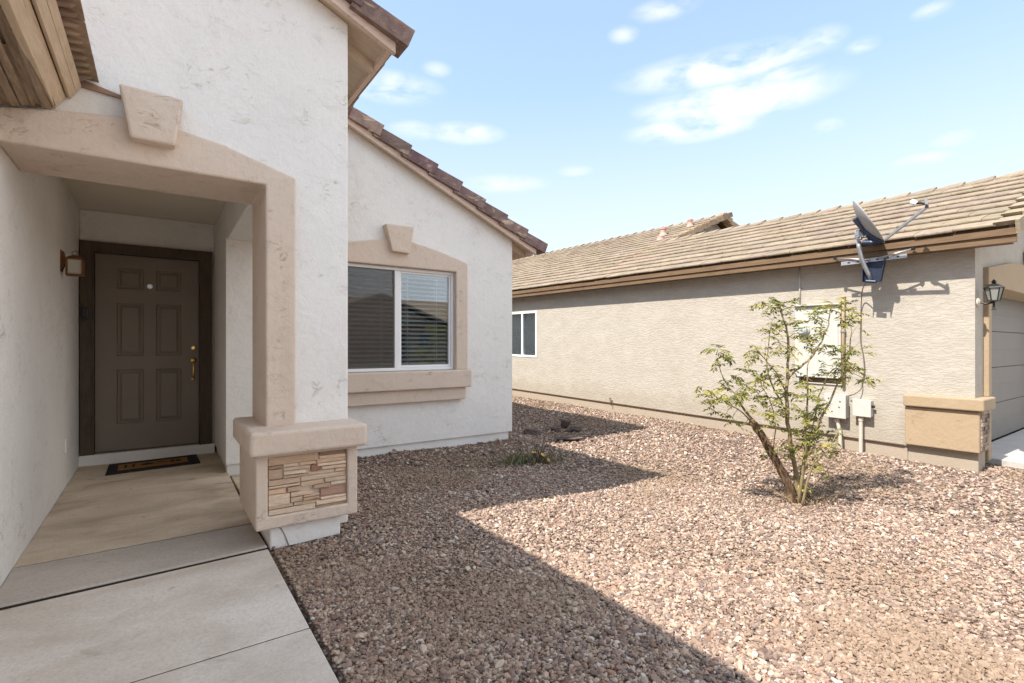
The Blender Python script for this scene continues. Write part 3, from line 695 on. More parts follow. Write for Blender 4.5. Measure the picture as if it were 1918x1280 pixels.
at = me.color_attributes.new('Col', 'FLOAT_COLOR', 'POINT'); at.data.foreach_set('color', np.concatenate([CC, np.ones((len(CC), 1))], 1).astype(np.float32).ravel())
me.materials.append(M['stone'])
o = bpy.data.objects.new('gravel', me); COL.objects.link(o); tag(o, 'loose pinkish brown landscaping gravel covering the yard', 'gravel', None, 'stuff')

# ------------------------------------------------------------------ neighbouring house
N = thing('neighbour_house', (7.04, 1.535, 0), 'sunlit beige lace-stucco house with tan tile roof across the gravel yard', 'house')
RS = .0136; ro = lambda y: RS*(y-1.5)
XW = 7.04; YC = 1.535
class MR(MB):
    """the neighbouring lot climbs gently towards the back: everything on its side wall follows"""
    def build(s, *a, **k_):
        s.v = [(x, y, z+ro(y)) for x, y, z in s.v]; return MB.build(s, *a, **k_)
PS = .4167; XE = 6.77; ZE = 2.375; rz = lambda x: ZE+PS*(x-XE)
X1R, X2R, YG = 9.42, 11.6, 7.25
b = MR()
# side wall round the far window
wy0, wy1, wza, wzb = 9.03, 10.35, .83, 1.89
b.box(XW, XW+.2, YC, wy0, .045, rz(XW)-.05); b.box(XW, XW+.2, wy1, 22, .045, rz(XW)-.05)
b.box(XW, XW+.2, wy0, wy1, .045, wza); b.box(XW, XW+.2, wy0, wy1, wzb, rz(XW)-.05)
b.build('wall', M['lace'], N)
b = MB()
b.prism([(XW+.2, 1.9), (XW+.2, rz(XW+.2)-.06), (X1R, rz(X1R)-.06), (2*X1R-XW, rz(XW)-.06), (2*X1R-XW, 1.9)], YC, YC+.2)
b.box(XW+.2, 7.43, YC, YC+.2, .045, 1.9); b.box(11.4, 2*X1R-XW, YC, YC+.2, .045, 1.9)
b.build('wall', M['lace'], N)
b = MB(); b.prism([(XW+.2, rz(XW)-.1), (X2R, rz(X2R)-.08), (2*X2R-XW, rz(XW)-.1)], YG+.25, YG+.4); b.build('wall', M['lace'], N)
b = MB(); b.box(2*X1R-XW-.2, 2*X1R-XW, YC+.2, 7.5, -.1, 2.42); b.box(11.43, 11.6, 1.80, 1.95, -.06, 1.9); b.build('wall', M['lace'], N)
b = MB(); b.box(2*X2R-XW-.2, 2*X2R-XW, 7.5, 22, -.1, 2.5); b.build('wall', M['lace'], N)
b = MR(); b.box(XW+.025, XW+.2, 2.125, 22, -.35, .043); b.build('foundation', M['nfound'], N, .008)
b = MR(); b.box(XW-.006, XW+.03, YC+.62, 22, .043, .052); b.build('weep_screed', M['niche'], N)
# roof
def ndeck(b, xa, xb, y0, y1):
    b.hexa([(xa, y0, rz(xa)-.05), (xb, y0, rz(xb)-.05), (xb, y1, rz(xb)-.05), (xa, y1, rz(xa)-.05)], [(xa, y0, rz(xa)-.015), (xb, y0, rz(xb)-.015), (xb, y1, rz(xb)-.015), (xa, y1, rz(xa)-.015)])
b = MR()
ndeck(b, 6.83, X1R, 1.20, YG); ndeck(b, 6.83, X2R, YG, 22.4)
for xr_, y0, y1 in ((X1R, 1.20, YG), (X2R, YG, 22.4)):
    xo = 2*xr_-6.83
    b.hexa([(xr_, y0, rz(xr_)-.05), (xo, y0, rz(6.83)-.05), (xo, y1, rz(6.83)-.05), (xr_, y1, rz(xr_)-.05)], [(xr_, y0, rz(xr_)+.03), (xo, y0, rz(6.83)+.03), (xo, y1, rz(6.83)+.03), (xr_, y1, rz(xr_)+.03)])
NR = b.build('roof', M['nfascia'], N)
b = MB(); tiles(b, XE, ZE-.018, PS, X1R, 1.32, YG, .305, .33, ro); tiles(b, XE, ZE-.018, PS, X2R, YG, 22.4, .305, .33, ro)
b.build('roof_tile', M['rooftile'], NR, colors=True)['kind'] = 'stuff'
b = MB()
def ridge(b, xr_, y0, y1):
    y = y0
    while y < y1:
        z = rz(xr_)+ro(y)+.028; b.cur = shade_of(.12); e = .030+random.uniform(-.004, .006); L = .36
        for sg in (-1, 1):
            lo = [(xr_, y, z+e), (xr_+sg*.15, y, z+e-.075), (xr_+sg*.15, y+L, z-.075+.005), (xr_, y+L, z+.005)]
            b.hexa([(p[0], p[1], p[2]-.028) for p in lo], lo)
        y += .32
ridge(b, X1R, 1.20, YG+.1); ridge(b, X2R, YG-.05, 22.4)
b.build('ridge_tile', M['rooftile'], NR, .004, colors=True)['kind'] = 'stuff'
b = MB()
rz_t = lambda x: rz(x)+.058+ro(1.2)
n = int((X1R-6.73)/.30)+1
rake_tiles(b, 6.735, rz_t, PS, n, 1.185, 1.34, .305, .036, 1); rake_tiles(b, 6.737, lambda x: rz_t(x)-.002, PS, n, 1.158, 1.183, .305, .135, 1)
b.build('rake_tile', M['rooftile'], NR, .004, colors=True)['kind'] = 'stuff'
b = MB()
rz_g = lambda x: rz(x)+.05+ro(YG)
rake_tiles(b, X1R-1.6, rz_g, PS, int((X2R-X1R+1.6)/.305)+1, YG-.05, YG+.13, .305, .12, 1)
rz_h = lambda x: rz(X2R)+.05+ro(YG)-PS*(x-X2R)
rake_tiles(b, X2R+1.8, rz_h, PS, 6, YG-.05, YG+.13, .305, .12, -1)
b.build('rake_tile', M['rooftile_dark'], NR, .004, colors=True)['kind'] = 'stuff'
b = MR(); b.box(6.805, 6.83, 1.18, 22.4, 2.212, 2.285); b.build('fascia', M['nfascia'], NR, .003)
b = MR(); b.box(6.785, 6.812, 1.17, 22.4, 2.285, 2.352); b.build('fascia', M['nfascia'], NR, .003)
b = MB(); b.prism([(6.80, rz(6.80)-.075), (X1R, rz(X1R)-.075), (X1R, rz(X1R)+.01), (6.80, rz(6.80)+.01)], 1.195, 1.235); b.build('barge_board', M['nfascia'], NR, .003)
b = MR(); b.box(6.83, 7.035, 1.24, 22, 2.225, 2.245); b.build('soffit', M['nfascia'], NR)
# roof vents
for (x, y, r, h, nm) in ((10.3, 8.1, .07, .20, 0), (10.9, 7.75, .055, .18, 0), (9.75, 7.75, .06, .08, 0)):
    b = MB(); z = rz(x)+ro(y); b.lathe([(r*1.7, -.02), (r*1.15, .06), (r, .07), (r, h-.05), (r*1.25, h-.04), (r*1.25, h), (0, h)], (x, y, z), (0, 0, 1), 14)
    b.build('vent_pipe', m_simple('vent_paint', (.50, .30, .25), .7, .2, 0, .2), NR)
# window
b = MR()
b.box(XW-.012, XW+.07, wy0, wy0+.045, wza, wzb); b.box(XW-.012, XW+.07, wy1-.045, wy1, wza, wzb)
b.box(XW-.012, XW+.07, wy0+.045, wy1-.045, wza, wza+.045); b.box(XW-.012, XW+.07, wy0+.045, wy1-.045, wzb-.045, wzb)
b.box(XW-.008, XW+.06, 9.57, 9.62, wza+.045, wzb-.045)
NW = b.build('window', M['white'], N, .004)
b = MR(); b.box(XW+.035, XW+.042, wy0+.046, 9.569, wza+.046, wzb-.046); b.box(XW+.035, XW+.042, 9.621, wy1-.046, wza+.046, wzb-.046); b.build('pane', M['glass'], NW)
b = MR(); b.box(XW+.075, XW+.09, wy0+.02, wy1-.02, wza+.02, wzb-.02); b.build('roller_shade', m_simple('grey_shade', (.27, .31, .34), .8, .2), NW)
# corner trim at the garage
b = MB(); b.box(6.945, 7.41, 1.445, 2.135, .515, .648); CB = b.build('corner_base', M['ntrim'], N, .018, seg=3)
b = MB(); b.box(6.985, 7.34, 1.487, 2.130, .075, .513); b.build('corner_block', M['ntrim'], CB, .014, seg=3)
b = MB()
for zz in np.arange(.10, .50, .042):
    x = 7.02
    while x < 7.30:
        L = random.uniform(.05, .13); jj = random.uniform(.35, .6); b.cur = tuple(c*jj for c in random.choice(tan)); f_ = random.uniform(.004, .02)
        b.box(x, min(x+L, 7.31)-.003, 1.487-f_, 1.49, zz, zz+.038); x += L
b.build('stone_panel', M['veneer'], CB, .003, colors=True)
b = MB(); b.box(7.062, 7.32, 1.512, 2.124, -.35, .073); b.build('foundation', M['nfound'], N, .01)
# garage opening
b = MB(); b.box(7.35, 7.47, 1.489, 1.80, .648, 1.86); b.box(7.35, 7.47, 1.492, 1.80, -.05, .515)
b.prism([(7.35, 1.86), (11.5, 1.86), (11.5, 2.05), (10.4, 2.20), (9.45, 2.25), (8.4, 2.20), (7.35, 2.05)], 1.488, 1.80)
b.build('arch_trim', M['ntrim'], N, .010)
b = MB(); b.prism([(9.25, 2.10), (9.55, 2.10), (9.62, 2.42), (9.18, 2.42)], 1.41, 1.53); b.build('keystone', M['ntrim'], N, .01)
b = MB(); b.box(7.40, 11.46, 1.845, 1.90, -.06, 1.9)
for i in range(4):
    za = -.05+i*.48; b.box(7.46, 11.42, 1.80+.0, 1.84, za+.004, za+.476)
    b.box(7.46, 11.42, 1.797, 1.7995, za+.23, za+.25)
G_ = b.build('garage_door', M['gdoor'], N, .006)
b = MB(); b.box(8.72, 8.86, 1.772, 1.80, .70, .73); b.build('handle', M['black'], G_, .004)

# utilities on its wall
P = thing('electrical_panel', (XW, 3.07, .75), 'tall white electrical cabinet with round meter set in the beige wall', 'electrical panel')
b = MR(); b.box(XW-.022, XW+.01, 2.80, 3.36, .775, 1.700); b.build('cabinet', M['utility'], P, .005)
b = MR(); b.box(XW-.030, XW-.0225, 2.83, 3.155, .80, 1.64); b.build('cabinet_door', M['utility'], P, .003)
b = MR(); b.lathe([(.075, 0), (.075, .02), (.062, .03), (.062, .085), (.045, .10), (0, .10)], (XW-.022, 3.24, 1.385), (-1, 0, 0), 24)
b.build('meter', m_simple('meter_glass', (.42, .45, .42), .12, .6, 0, .2), P, smooth=False)
b = MR(); b.box(XW-.06, XW+.01, 2.79, 3.37, 1.701, 1.715); b.build('drip_cap', M['utility'], P, .003)
b = MR(); b.box(XW-.004, XW-.002, 2.80, 3.29, .700, .770); b.build('gutter_back', M['niche'], P)
b = MR(); b.box(XW-.07, XW-.001, 2.79, 3.31, .771, .785); b.box(XW-.05, XW-.001, 3.295, 3.31, .69, .770); b.box(XW-.02, XW-.001, 2.79, 3.295, .685, .698); b.build('gutter_rim', M['utility'], P, .002)
P = thing('riser_pipe', (XW, 2.80, .7), 'tan service pipe running down beside the white electrical cabinet', 'pipe')
b = MR(); b.tube([(XW-.025, 2.772, .66), (XW-.025, 2.772, 1.78), (XW+.005, 2.772, 1.80)], .019, 10); b.build('pipe', M['brownpipe'], P, smooth=True)
for zs_ in (1.35, .90):
    b = MR(); b.box(XW-.05, XW, 2.745, 2.80, zs_, zs_+.02); b.build('strap', M['galv'], P)
P = thing('wall_conduit', (XW, 3.30, 1.72), 'thin vertical conduit rising from the electrical cabinet to the eave', 'conduit')
b = MR(); b.tube([(XW-.012, 3.30, 1.70), (XW-.012, 3.30, 2.22)], .011, 8); b.build('pipe', M['utility'], P, smooth=True)
b = MR(); b.box(XW-.026, XW, 3.28, 3.32, 1.95, 1.965); b.build('strap', M['galv'], P)
def util(name, loc, label, y0, y1, za, zb, depth, cp, lid):
    P = thing(name, loc, label, 'utility box', 'utility boxes on the neighbouring wall')
    b = MR(); b.box(XW-depth, XW, y0, y1, za, zb); b.build('box', M['utility'], P, .008)
    b = MR(); b.box(XW-depth-.012, XW-depth-.0005, y0-.008, y1+.008, za-.004, zb+.010); b.build('lid', M['utility'], P, .006)
    b = MR(); b.tube([(XW-.05, *cp[0]), (XW-.05, *cp[1]), (XW-.05, *cp[2])], .022, 10)
    b.lathe([(.028, 0), (.028, .04), (.0, .04)], (XW-.05, cp[0][0], cp[0][1]-.06), (0, 0, 1), 12); b.build('conduit', M['beige_pipe'], P, smooth=False)
    return P
P1 = util('utility_box', (XW, 2.82, .4), 'larger cream utility box with dark screws and leaning conduit, beside the shrub', 2.715, 2.945, .285, .575, .11, ((2.835, .285), (2.80, .10), (2.79, -.20)), 0)
b = MR()
for y, z in ((2.78, .42), (2.86, .36), (2.77, .49), (2.90, .52)): b.lathe([(.008, 0), (.008, .004), (0, .004)], (XW-.122, y, z), (-1, 0, 0), 8)
b.build('screw', M['black'], P1)['kind'] = 'stuff'
P2 = util('utility_box', (XW, 2.53, .4), 'smaller cream utility box on a straight conduit, nearest the garage', 2.455, 2.635, .335, .530, .09, ((2.57, .335), (2.57, .10), (2.57, -.22)), 0)
b = MR(); b.lathe([(.016, 0), (.016, .03), (0, .03)], (XW-.05, 2.455, .46), (0, -1, 0), 10); b.build('cable_gland', M['black'], P2)
P = thing('hose_spigot', (XW, 6.70, .1), 'small dark spigot sticking out low on the beige wall', 'spigot')
b = MR(); b.tube([(XW-.01, 6.72, .0), (XW-.04, 6.72, .02), (XW-.05, 6.72, .13)], .009, 6); b.build('pipe', M['niche'], P)
b = MR(); b.lathe([(.022, 0), (.022, .012), (0, .012)], (XW-.05, 6.72, .13), (0, 0, 1), 10); b.build('handle', M['niche'], P)
P = thing('coach_lantern', (7.10, YC, 1.7), 'black six-sided coach lantern by the neighbouring garage corner', 'wall lamp')
lx, ly = 7.125, 1.405
b = MB(); b.lathe([(.045, 0), (.045, .012), (.02, .025), (0, .025)], (lx, YC, 1.66), (0, -1, 0), 14); b.build('wall_plate', M['beige_pipe'], P)
b = MB(); b.tube([(lx, YC-.02, 1.66), (lx, YC-.07, 1.64), (lx, ly, 1.655)], .010, 8); b.lathe([(.014, 0), (.010, .03), (.010, .08), (.022, .10), (0, .105)], (lx, ly, 1.675), (0, 0, -1), 10); b.build('arm', M['iron'], P)
b = MB(); b.lathe([(.045, 1.675), (.072, 1.80)], (lx, ly, 0), (0, 0, 1), 6); b.build('lamp_glass', m_simple('grey_lamp_glass', (.25, .25, .22), .15, .6), P)
b = MB(); b.lathe([(.052, 1.662), (.052, 1.674)], (lx, ly, 0), (0, 0, 1), 6); b.lathe([(.086, 1.801), (.080, 1.813), (.03, 1.845), (.012, 1.85), (.024, 1.866), (.010, 1.885), (0, 1.895)], (lx, ly, 0), (0, 0, 1), 6)
for k_ in range(6):
    a = k_*math.pi/3; u = Vector((1, 0, 0)); A = Vector((0, 0, 1)); uu = A.orthogonal().normalized(); ww = A.cross(uu)
    d_ = uu*math.cos(a)+ww*math.sin(a); b.bar(Vector((lx, ly, 1.675))+d_*.047, Vector((lx, ly, 1.80))+d_*.075, .008, .008, (d_.y, -d_.x, 0))
b.build('cage', M['iron'], P)

# ------------------------------------------------------------------ camera frame for laying out traced 3-D branches
CAMH = 1.2; fF = 944.0; CX, CY = 959.0, 648.0
yaw = math.atan2(664, 944); FW = Vector((math.sin(yaw), math.cos(yaw), 0)); RW = Vector((math.cos(yaw), -math.sin(yaw), 0))
def at(u, v, dep):
    return Vector((0, 0, CAMH))+(FW+RW*((u-CX)/fF)+Vector((0, 0, 1))*((CY-v)/fF))*dep

# ------------------------------------------------------------------ satellite dish on the eave
DI = thing('satellite_dish', (6.80, 2.35, 2.1), 'grey satellite dish on a curved mast and steel bracket fixed to the neighbouring eave', 'satellite dish')
xd = 6.66
def on(u, v, x):
    d = FW+RW*((u-CX)/fF)+Vector((0, 0, 1))*((CY-v)/fF); return Vector((0, 0, CAMH))+d*(x/d.x)
DD = on(1625, 415, 6.60).dot(FW); top_, bot_ = at(1597, 376, DD), at(1654, 456, DD)
ctr = (top_+bot_)/2; up_ = (top_-bot_); Rr = up_.length/2; up_.normalize()
view = (ctr-Vector((0, 0, CAMH))).normalized()
rv_ = (RW-view*RW.dot(view)).normalized(); nrm = rv_*.99+view*.17; nrm = (nrm-up_*nrm.dot(up_)).normalized(); sd = up_.cross(nrm)
def dishpt(r, a, dep): return ctr+(up_*math.cos(a)*Rr+sd*math.sin(a)*Rr*.86)*r+nrm*dep
b = MB(); vs = []; fs = []; NA = 40; prof = [(.05, -.055), (.3, -.050), (.55, -.036), (.8, -.014), (.97, .008), (1.0, .012), (1.0, .006), (.97, -.002), (.8, -.024), (.55, -.046), (.3, -.060), (.05, -.066)]
for r, d_ in prof:
    for k_ in range(NA): vs.append(dishpt(r, 2*math.pi*k_/NA, d_))
for i in range(len(prof)-1):
    for k_ in range(NA): fs.append((i*NA+k_, i*NA+(k_+1) % NA, (i+1)*NA+(k_+1) % NA, (i+1)*NA+k_))
fs += [tuple(range(NA)), tuple(range((len(prof)-1)*NA, len(prof)*NA))]
b.add(vs, fs); b.build('reflector', M['dishgrey'], DI, smooth=True)
lnb = on(1736, 388, 6.40); foot = on(1657, 450, 6.60)
b = MB(); b.bar(foot, lnb, .022, .028); b.build('feed_arm', M['galv'], DI, .004)
b = MB()
tip = on(1716, 381, 6.43)
b.tube([lnb+Vector((0, 0, -.01)), lnb+Vector((0, 0, .03)), (lnb+tip)/2+Vector((0, 0, .02)), tip], [.016, .016, .012, .012], 8)
LN = b.build('feed_bracket', M['iron'], DI)
b = MB(); d_ = (tip-lnb).normalized(); b.tube([tip-d_*.01, tip+d_*.02, tip+d_*.05, tip+d_*.055], [.017, .026, .026, .02], 12); b.build('receiver', M['white'], LN)
b = MB(); b.tube([lnb+Vector((0, 0, .02)), lnb+Vector((-.01, .01, .085))], [.014, .016], 8); b.build('receiver', M['dishgrey'], LN)
# mast
ms_ = [on(1608, 452, 6.62), on(1609, 465, 6.63), on(1613, 482, 6.66), on(1620, 500, 6.70), on(1626, 512, 6.73), on(1631, 524, 6.76)]
b = MB(); b.tube(ms_, .023, 12); b.build('mast', M['galv'], DI, smooth=True)
b = MB(); c0 = on(1612, 440, 6.61); b.bar(c0-RW*.05, c0+RW*.05, .06, .07); b.bar(on(1606, 432, 6.60), on(1610, 450, 6.60), .05, .05)
CL = b.build('mast_clamp', M['galv'], DI, .004)
for u, v in ((1603, 441), (1605, 447), (1620, 443)):
    b = MB(); b.tube([on(u, v, 6.56), on(u, v, 6.60)], .009, 8); b.build('bolt', M['galv'], CL)
b = MB()
back = ctr-nrm*.07
b.bar(back+up_*.10-RW*.02, back-up_*.24+RW*.015, .07, .055, nrm); b.tube([on(1620, 425, 6.60), on(1628, 440, 6.60), on(1640, 449, 6.60), on(1652, 452, 6.60)], [.035, .040, .036, .026], 8)
b.tube([on(1615, 455, 6.60), on(1632, 455, 6.60), on(1655, 452, 6.60)], [.028, .034, .02], 8)
b.build('tilt_bracket', M['darksteel'], DI, .004)
# foot channel and struts on the fascia
xp = 6.775
b = MB()
a_ = [on(1619, 489, xp), on(1660, 484, xp), on(1651, 528, xp), on(1618, 529, xp)]
off = Vector((.012, 0, 0)); b.hexa([p for p in a_], [p+off for p in a_])
for i, j in ((0, 3), (1, 2)): b.bar(a_[i]-off*2, a_[j]-off*2, .010, .05, (1, 0, 0))
b.tube([on(1622, 527, xp-.03), on(1641, 528, xp-.03)], .020, 8)
b.build('foot_plate', M['darksteel'], DI, .003)
def perforated(b, p, q, h, n, t=.006):
    p = Vector(p); q = Vector(q); u = (q-p); L = u.length; u.normalize(); w = Vector((0, 0, 1)); nn = u.cross(w).normalized(); w = nn.cross(u)
    if w.z < 0: w = -w
    hs = h*.30
    b.bar(p+w*(h/2-hs/2), q+w*(h/2-hs/2), t, hs); b.bar(p-w*(h/2-hs/2), q-w*(h/2-hs/2), t, hs)
    gap = .028; seg = (L-n*gap)/(n+1)
    for i in range(n+1):
        s0 = i*(seg+gap); b.bar(p+u*s0, p+u*(s0+seg), t*.98, h-2*hs+.0005)
b = MB(); perforated(b, on(1575.5, 494.5, xp-.02), on(1699, 479, xp-.02), .045, 6); b.build('slotted_rail', M['galv'], DI)
for p, q in (((1565, 484, xp-.015), (1628, 487, xp-.06)), ((1710, 466, xp-.015), (1645, 484, xp-.06))):
    b = MB(); b.tube([on(*p), on(*q)], .009, 8); BR = b.build('brace', M['galv'], DI, smooth=True)
    b = MB(); e0 = on(*p); b.bar(e0-RW*.016, e0+RW*.016, .035, .035); b.build('brace_foot', M['iron'], BR, .004)
P = thing('antenna_cable', (XW, 2.56, .6), 'thin brown cable hanging from the satellite dish down to the utility box', 'cable')
cp = [(1622, 529, 6.79), (1615, 545, 6.93), (1613, 575, 7.015), (1612, 610, 7.02), (1612, 640, 7.02), (1617, 668, 7.02), (1619, 695, 7.02), (1615, 715, 7.02), (1613, 728, 7.0), (1603, 737, 6.96), (1590, 742, 6.99)]
b = MB(); P_ = [on(*c) for c in cp]
fine = []
for i in range(len(P_)-1):
    p0, p1, p2, p3 = P_[max(i-1, 0)], P_[i], P_[i+1], P_[min(i+2, len(P_)-1)]
    for t in (0, .25, .5, .75):
        fine.append(.5*((2*p1)+(p2-p0)*t+(2*p0-5*p1+4*p2-p3)*t*t+(-p0+3*p1-3*p2+p3)*t**3))
fine.append(P_[-1]); b.tube(fine, .006, 6); b.build('sheath', M['cable'], P, smooth=True)

# ------------------------------------------------------------------ desert shrub
T0 = at(1490, 941, 4.24); T0.z = float(g(T0.x, T0.y))
T = thing('desert_shrub', T0, 'airy multi-stemmed desert shrub with thick cut trunk in the middle of the gravel', 'shrub')
stems = {
 'a': ([(1484,945,0),(1480,915,0),(1465,885,.02),(1448,856,.03),(1432,824,.05),(1413,795,.06),(1407,786,.06)], [.042,.036,.034,.031,.029,.030,.020]),
 'b': ([(1494,938,.02),(1490,890,.02),(1481,830,.0),(1474,775,-.02),(1473,725,-.02),(1476,680,0),(1477,645,.03),(1471,612,.05),(1463,582,.06),(1457,562,.08)], [.024,.020,.017,.015,.013,.011,.010,.008,.006,.003]),
 'c': ([(1476,708,-.02),(1498,688,-.06),(1519,669,-.1),(1533,650,-.12),(1545,625,-.12),(1553,600,-.13),(1556,572,-.14)], [.009,.008,.008,.007,.006,.005,.003]),
 'd': ([(1497,935,.05),(1503,885,.08),(1516,832,.1),(1540,782,.12),(1560,738,.13),(1578,700,.15),(1590,660,.16),(1594,620,.17),(1590,585,.18)], [.019,.016,.012,.010,.008,.007,.006,.004,.003]),
 'e': ([(1495,930,-.04),(1506,865,-.08),(1508,800,-.1),(1514,745,-.1),(1511,700,-.12),(1520,660,-.1)], [.015,.012,.010,.007,.005,.003]),
 'f': ([(1500,925,-.1),(1520,880,-.15),(1548,845,-.2),(1575,800,-.22)], [.011,.008,.006,.003]),
 'g': ([(1474,772,-.02),(1451,730,.05),(1437,690,.08),(1440,640,.1),(1446,600,.1)], [.008,.007,.006,.004,.002]),
 'h': ([(1413,795,.06),(1388,758,.1),(1368,728,.14),(1350,700,.16),(1341,665,.18)], [.011,.009,.006,.004,.002]),
 'i': ([(1420,804,.05),(1392,775,-.02),(1362,755,-.06),(1335,745,-.08)], [.009,.006,.004,.002]),
 'j': ([(1474,740,-.02),(1455,700,-.12),(1432,672,-.16),(1413,650,-.18)], [.006,.005,.004,.002]),
 'k': ([(1516,830,.1),(1530,760,.2),(1545,715,.25),(1565,690,.28),(1610,705,.3)], [.007,.006,.005,.004,.002]),
 'l': ([(1448,856,.03),(1452,800,-.05),(1445,760,-.1),(1430,730,-.12)], [.007,.005,.004,.002]),
 'm': ([(1506,865,-.08),(1530,830,-.1),(1555,825,-.12),(1572,815,-.12)], [.005,.004,.003,.002]),
 'n': ([(1500,925,.05),(1530,905,.05),(1560,870,.1)], [.006,.004,.002]),
}
BD = 4.24
SP = {}
tr_ = MB(); br_ = MB()
for kx, (pts, rad) in stems.items():
    P_ = [at(u, v, BD+d) for u, v, d in pts]
    if kx in 'abdef' or kx == 'n':
        base = P_[0]; base.z = float(g(base.x, base.y))-.02
    out = []; ro_ = []
    for i in range(len(P_)-1):
        p0, p1, p2, p3 = P_[max(i-1, 0)], P_[i], P_[i+1], P_[min(i+2, len(P_)-1)]
        for t in (0, .34, .67):
            out.append(.5*((2*p1)+(p2-p0)*t+(2*p0-5*p1+4*p2-p3)*t*t+(-p0+3*p1-3*p2+p3)*t**3)+Vector([random.uniform(-1, 1)*.006 for _ in range(3)]))
            ro_.append((rad[i]*(1-t)+rad[i+1]*t)*random.uniform(.92, 1.12))
    out.append(P_[-1]); ro_.append(rad[-1]); SP[kx] = out
    (tr_ if kx == 'a' else br_).tube(out, ro_, 10 if kx in 'ab' else 7)
for i in range(0):                       # knobs of old cuts low on the trunk
    c = at(1485+random.uniform(-12, 22), 890+random.uniform(-25, 30), BD+random.uniform(-.03, .05)); tr_.lathe([(.02, -.03), (.028, 0), (.02, .035), (0, .04)], c, (random.uniform(-1, 1), random.uniform(-1, 1), .6), 8)
tr_.build('trunk', M['bark'], T, smooth=True)
allp = [p for q in SP.values() for p in q]
clusters = [(1440,572,1.0,10),(1468,570,1,9),(1492,578,.8,6),(1450,598,.9,7),(1480,610,.7,6),(1440,625,.8,6),(1462,640,.7,6),(1500,600,.5,3),(1520,600,.8,6),(1540,585,1,8),(1560,575,.8,6),(1585,570,1,8),(1598,585,.8,6),
 (1600,610,.6,4),(1575,600,.8,6),(1530,625,.8,6),(1510,640,.7,5),(1500,625,.6,4),(1545,650,.7,5),(1570,655,1,8),(1595,655,1,8),(1612,660,.6,4),(1560,680,.8,7),(1590,685,.9,7),(1605,700,.9,7),(1620,712,.7,5),(1575,705,1,8),(1550,700,.8,6),
 (1345,652,.9,7),(1358,668,.8,6),(1338,685,.6,3),(1390,700,.9,7),(1370,715,.9,7),(1400,720,.9,8),(1330,735,.9,7),(1322,750,.8,6),(1340,755,.9,7),(1362,745,.9,7),(1355,722,.7,5),(1385,745,1,8),(1410,745,1,8),(1425,715,.8,6),
 (1420,655,.9,7),(1412,668,.8,5),(1440,660,.7,5),(1455,690,.8,6),(1440,705,.9,7),(1460,715,.8,6),(1430,740,1,8),(1450,755,1,8),(1465,775,.9,7),(1440,780,.9,7),(1425,765,.8,6),(1490,740,.8,6),(1505,720,.8,6),(1520,745,1,8),(1505,770,1,8),(1525,785,1,8),(1500,800,.9,7),(1520,810,1,8),(1540,800,.9,7),(1535,770,.8,6),(1550,760,.7,5),
 (1515,835,1,8),(1535,835,1,8),(1552,820,.9,7),(1500,840,.8,6),(1475,810,.7,5),(1560,845,.6,4),(1475,845,.6,4),(1530,860,.7,5),(1508,870,.6,4),(1480,655,.5,3),(1488,690,.6,4),(1370,790,.4,3),(1385,800,.3,2),(1360,775,.5,3),(1430,850,.3,2),(1545,890,.3,2),(1500,905,.4,3),(1515,925,.3,2)]
lf = MB()
greens = [(.17,.175,.03), (.25,.24,.045), (.10,.115,.025), (.30,.28,.065), (.19,.195,.035), (.36,.31,.08)]
def leaflet(p, d, n, L, w):
    d = d.normalized(); s_ = d.cross(n)
    if s_.length < 1e-4: return
    s_.normalize(); dr = Vector((0, 0, -L*.18))
    m1 = p+d*L*.45+s_*w*.5-n*.0015; m2 = p+d*L*.45-s_*w*.5-n*.0015; tp = p+d*L+dr; mid = p+d*L*.5+n*.0015
    lf.add([p, m1, tp, m2, mid], [(0, 1, 4), (1, 2, 4), (2, 3, 4), (3, 0, 4)])
for (u, v, s_, nl) in clusters:
    near = min(allp, key=lambda p: (at(u, v, (p.x*FW.x+p.y*FW.y))-p).length)
    dn = near.x*FW.x+near.y*FW.y
    c = at(u, v, dn+random.uniform(-.10, .10))
    if (c-near).length > .02:
        mid = (near+c)/2+Vector((random.uniform(-.02, .02), random.uniform(-.02, .02), random.uniform(-.01, .03)))
        br_.tube([near, mid, c], [.0035, .0026, .0014], 5)
    axis = (c-near); axis = axis.normalized() if axis.length > .03 else Vector((0, 0, 1))
    for i in range(int(nl*1.1)):
        a = random.uniform(0, 2*math.pi)
        o_ = Vector((math.cos(a), math.sin(a), random.uniform(-.7, .75))).normalized()
        p = c+Vector((random.gauss(0, .032), random.gauss(0, .034), random.gauss(0, .034)))*s_
        rl = random.uniform(.06, .115); col = random.choice(greens); j = random.uniform(.75, 1.25); lf.cur = tuple(x*j for x in col)
        q0 = p; npair = random.randint(3, 5)
        br_.tube([p, p+o_*rl*.6+Vector((0, 0, .004)), p+o_*rl+Vector((0, 0, -.012))], [.0012, .001, .0007], 3)
        for k_ in range(npair):
            t = (k_+.6)/npair; q = p+o_*rl*t+Vector((0, 0, .006*math.sin(t*3)-.010*t*t))
            sv = o_.cross(Vector((0, 0, 1))).normalized()
            for sg in (-1, 1):
                d = (sv*sg+o_*.55+Vector((0, 0, random.uniform(-.75, .15)))).normalized()
                leaflet(q, d, (Vector((0, 0, 1))+Vector((random.gauss(0, .7), random.gauss(0, .7), 0))).normalized(), random.uniform(.032, .050), random.uniform(.014, .020))
        leaflet(p+o_*rl+Vector((0, 0, -.012)), o_, Vector((0, 0, 1)), .040, .016)
for i in range(26):                       # bare twigs
    p = random.choice(allp); d = Vector((random.gauss(0, .6), random.gauss(0, .6), random.uniform(.1, 1))).normalized()
    L = random.uniform(.06, .2); br_.tube([p, p+d*L*.5+Vector((random.gauss(0, .01),)*3), p+d*L], [.002, .0016, .0008], 4)
br_.build('branch', M['twig'], T, smooth=True)['kind'] = 'stuff'
lf.build('crown', M['leaf'], T, colors=True)
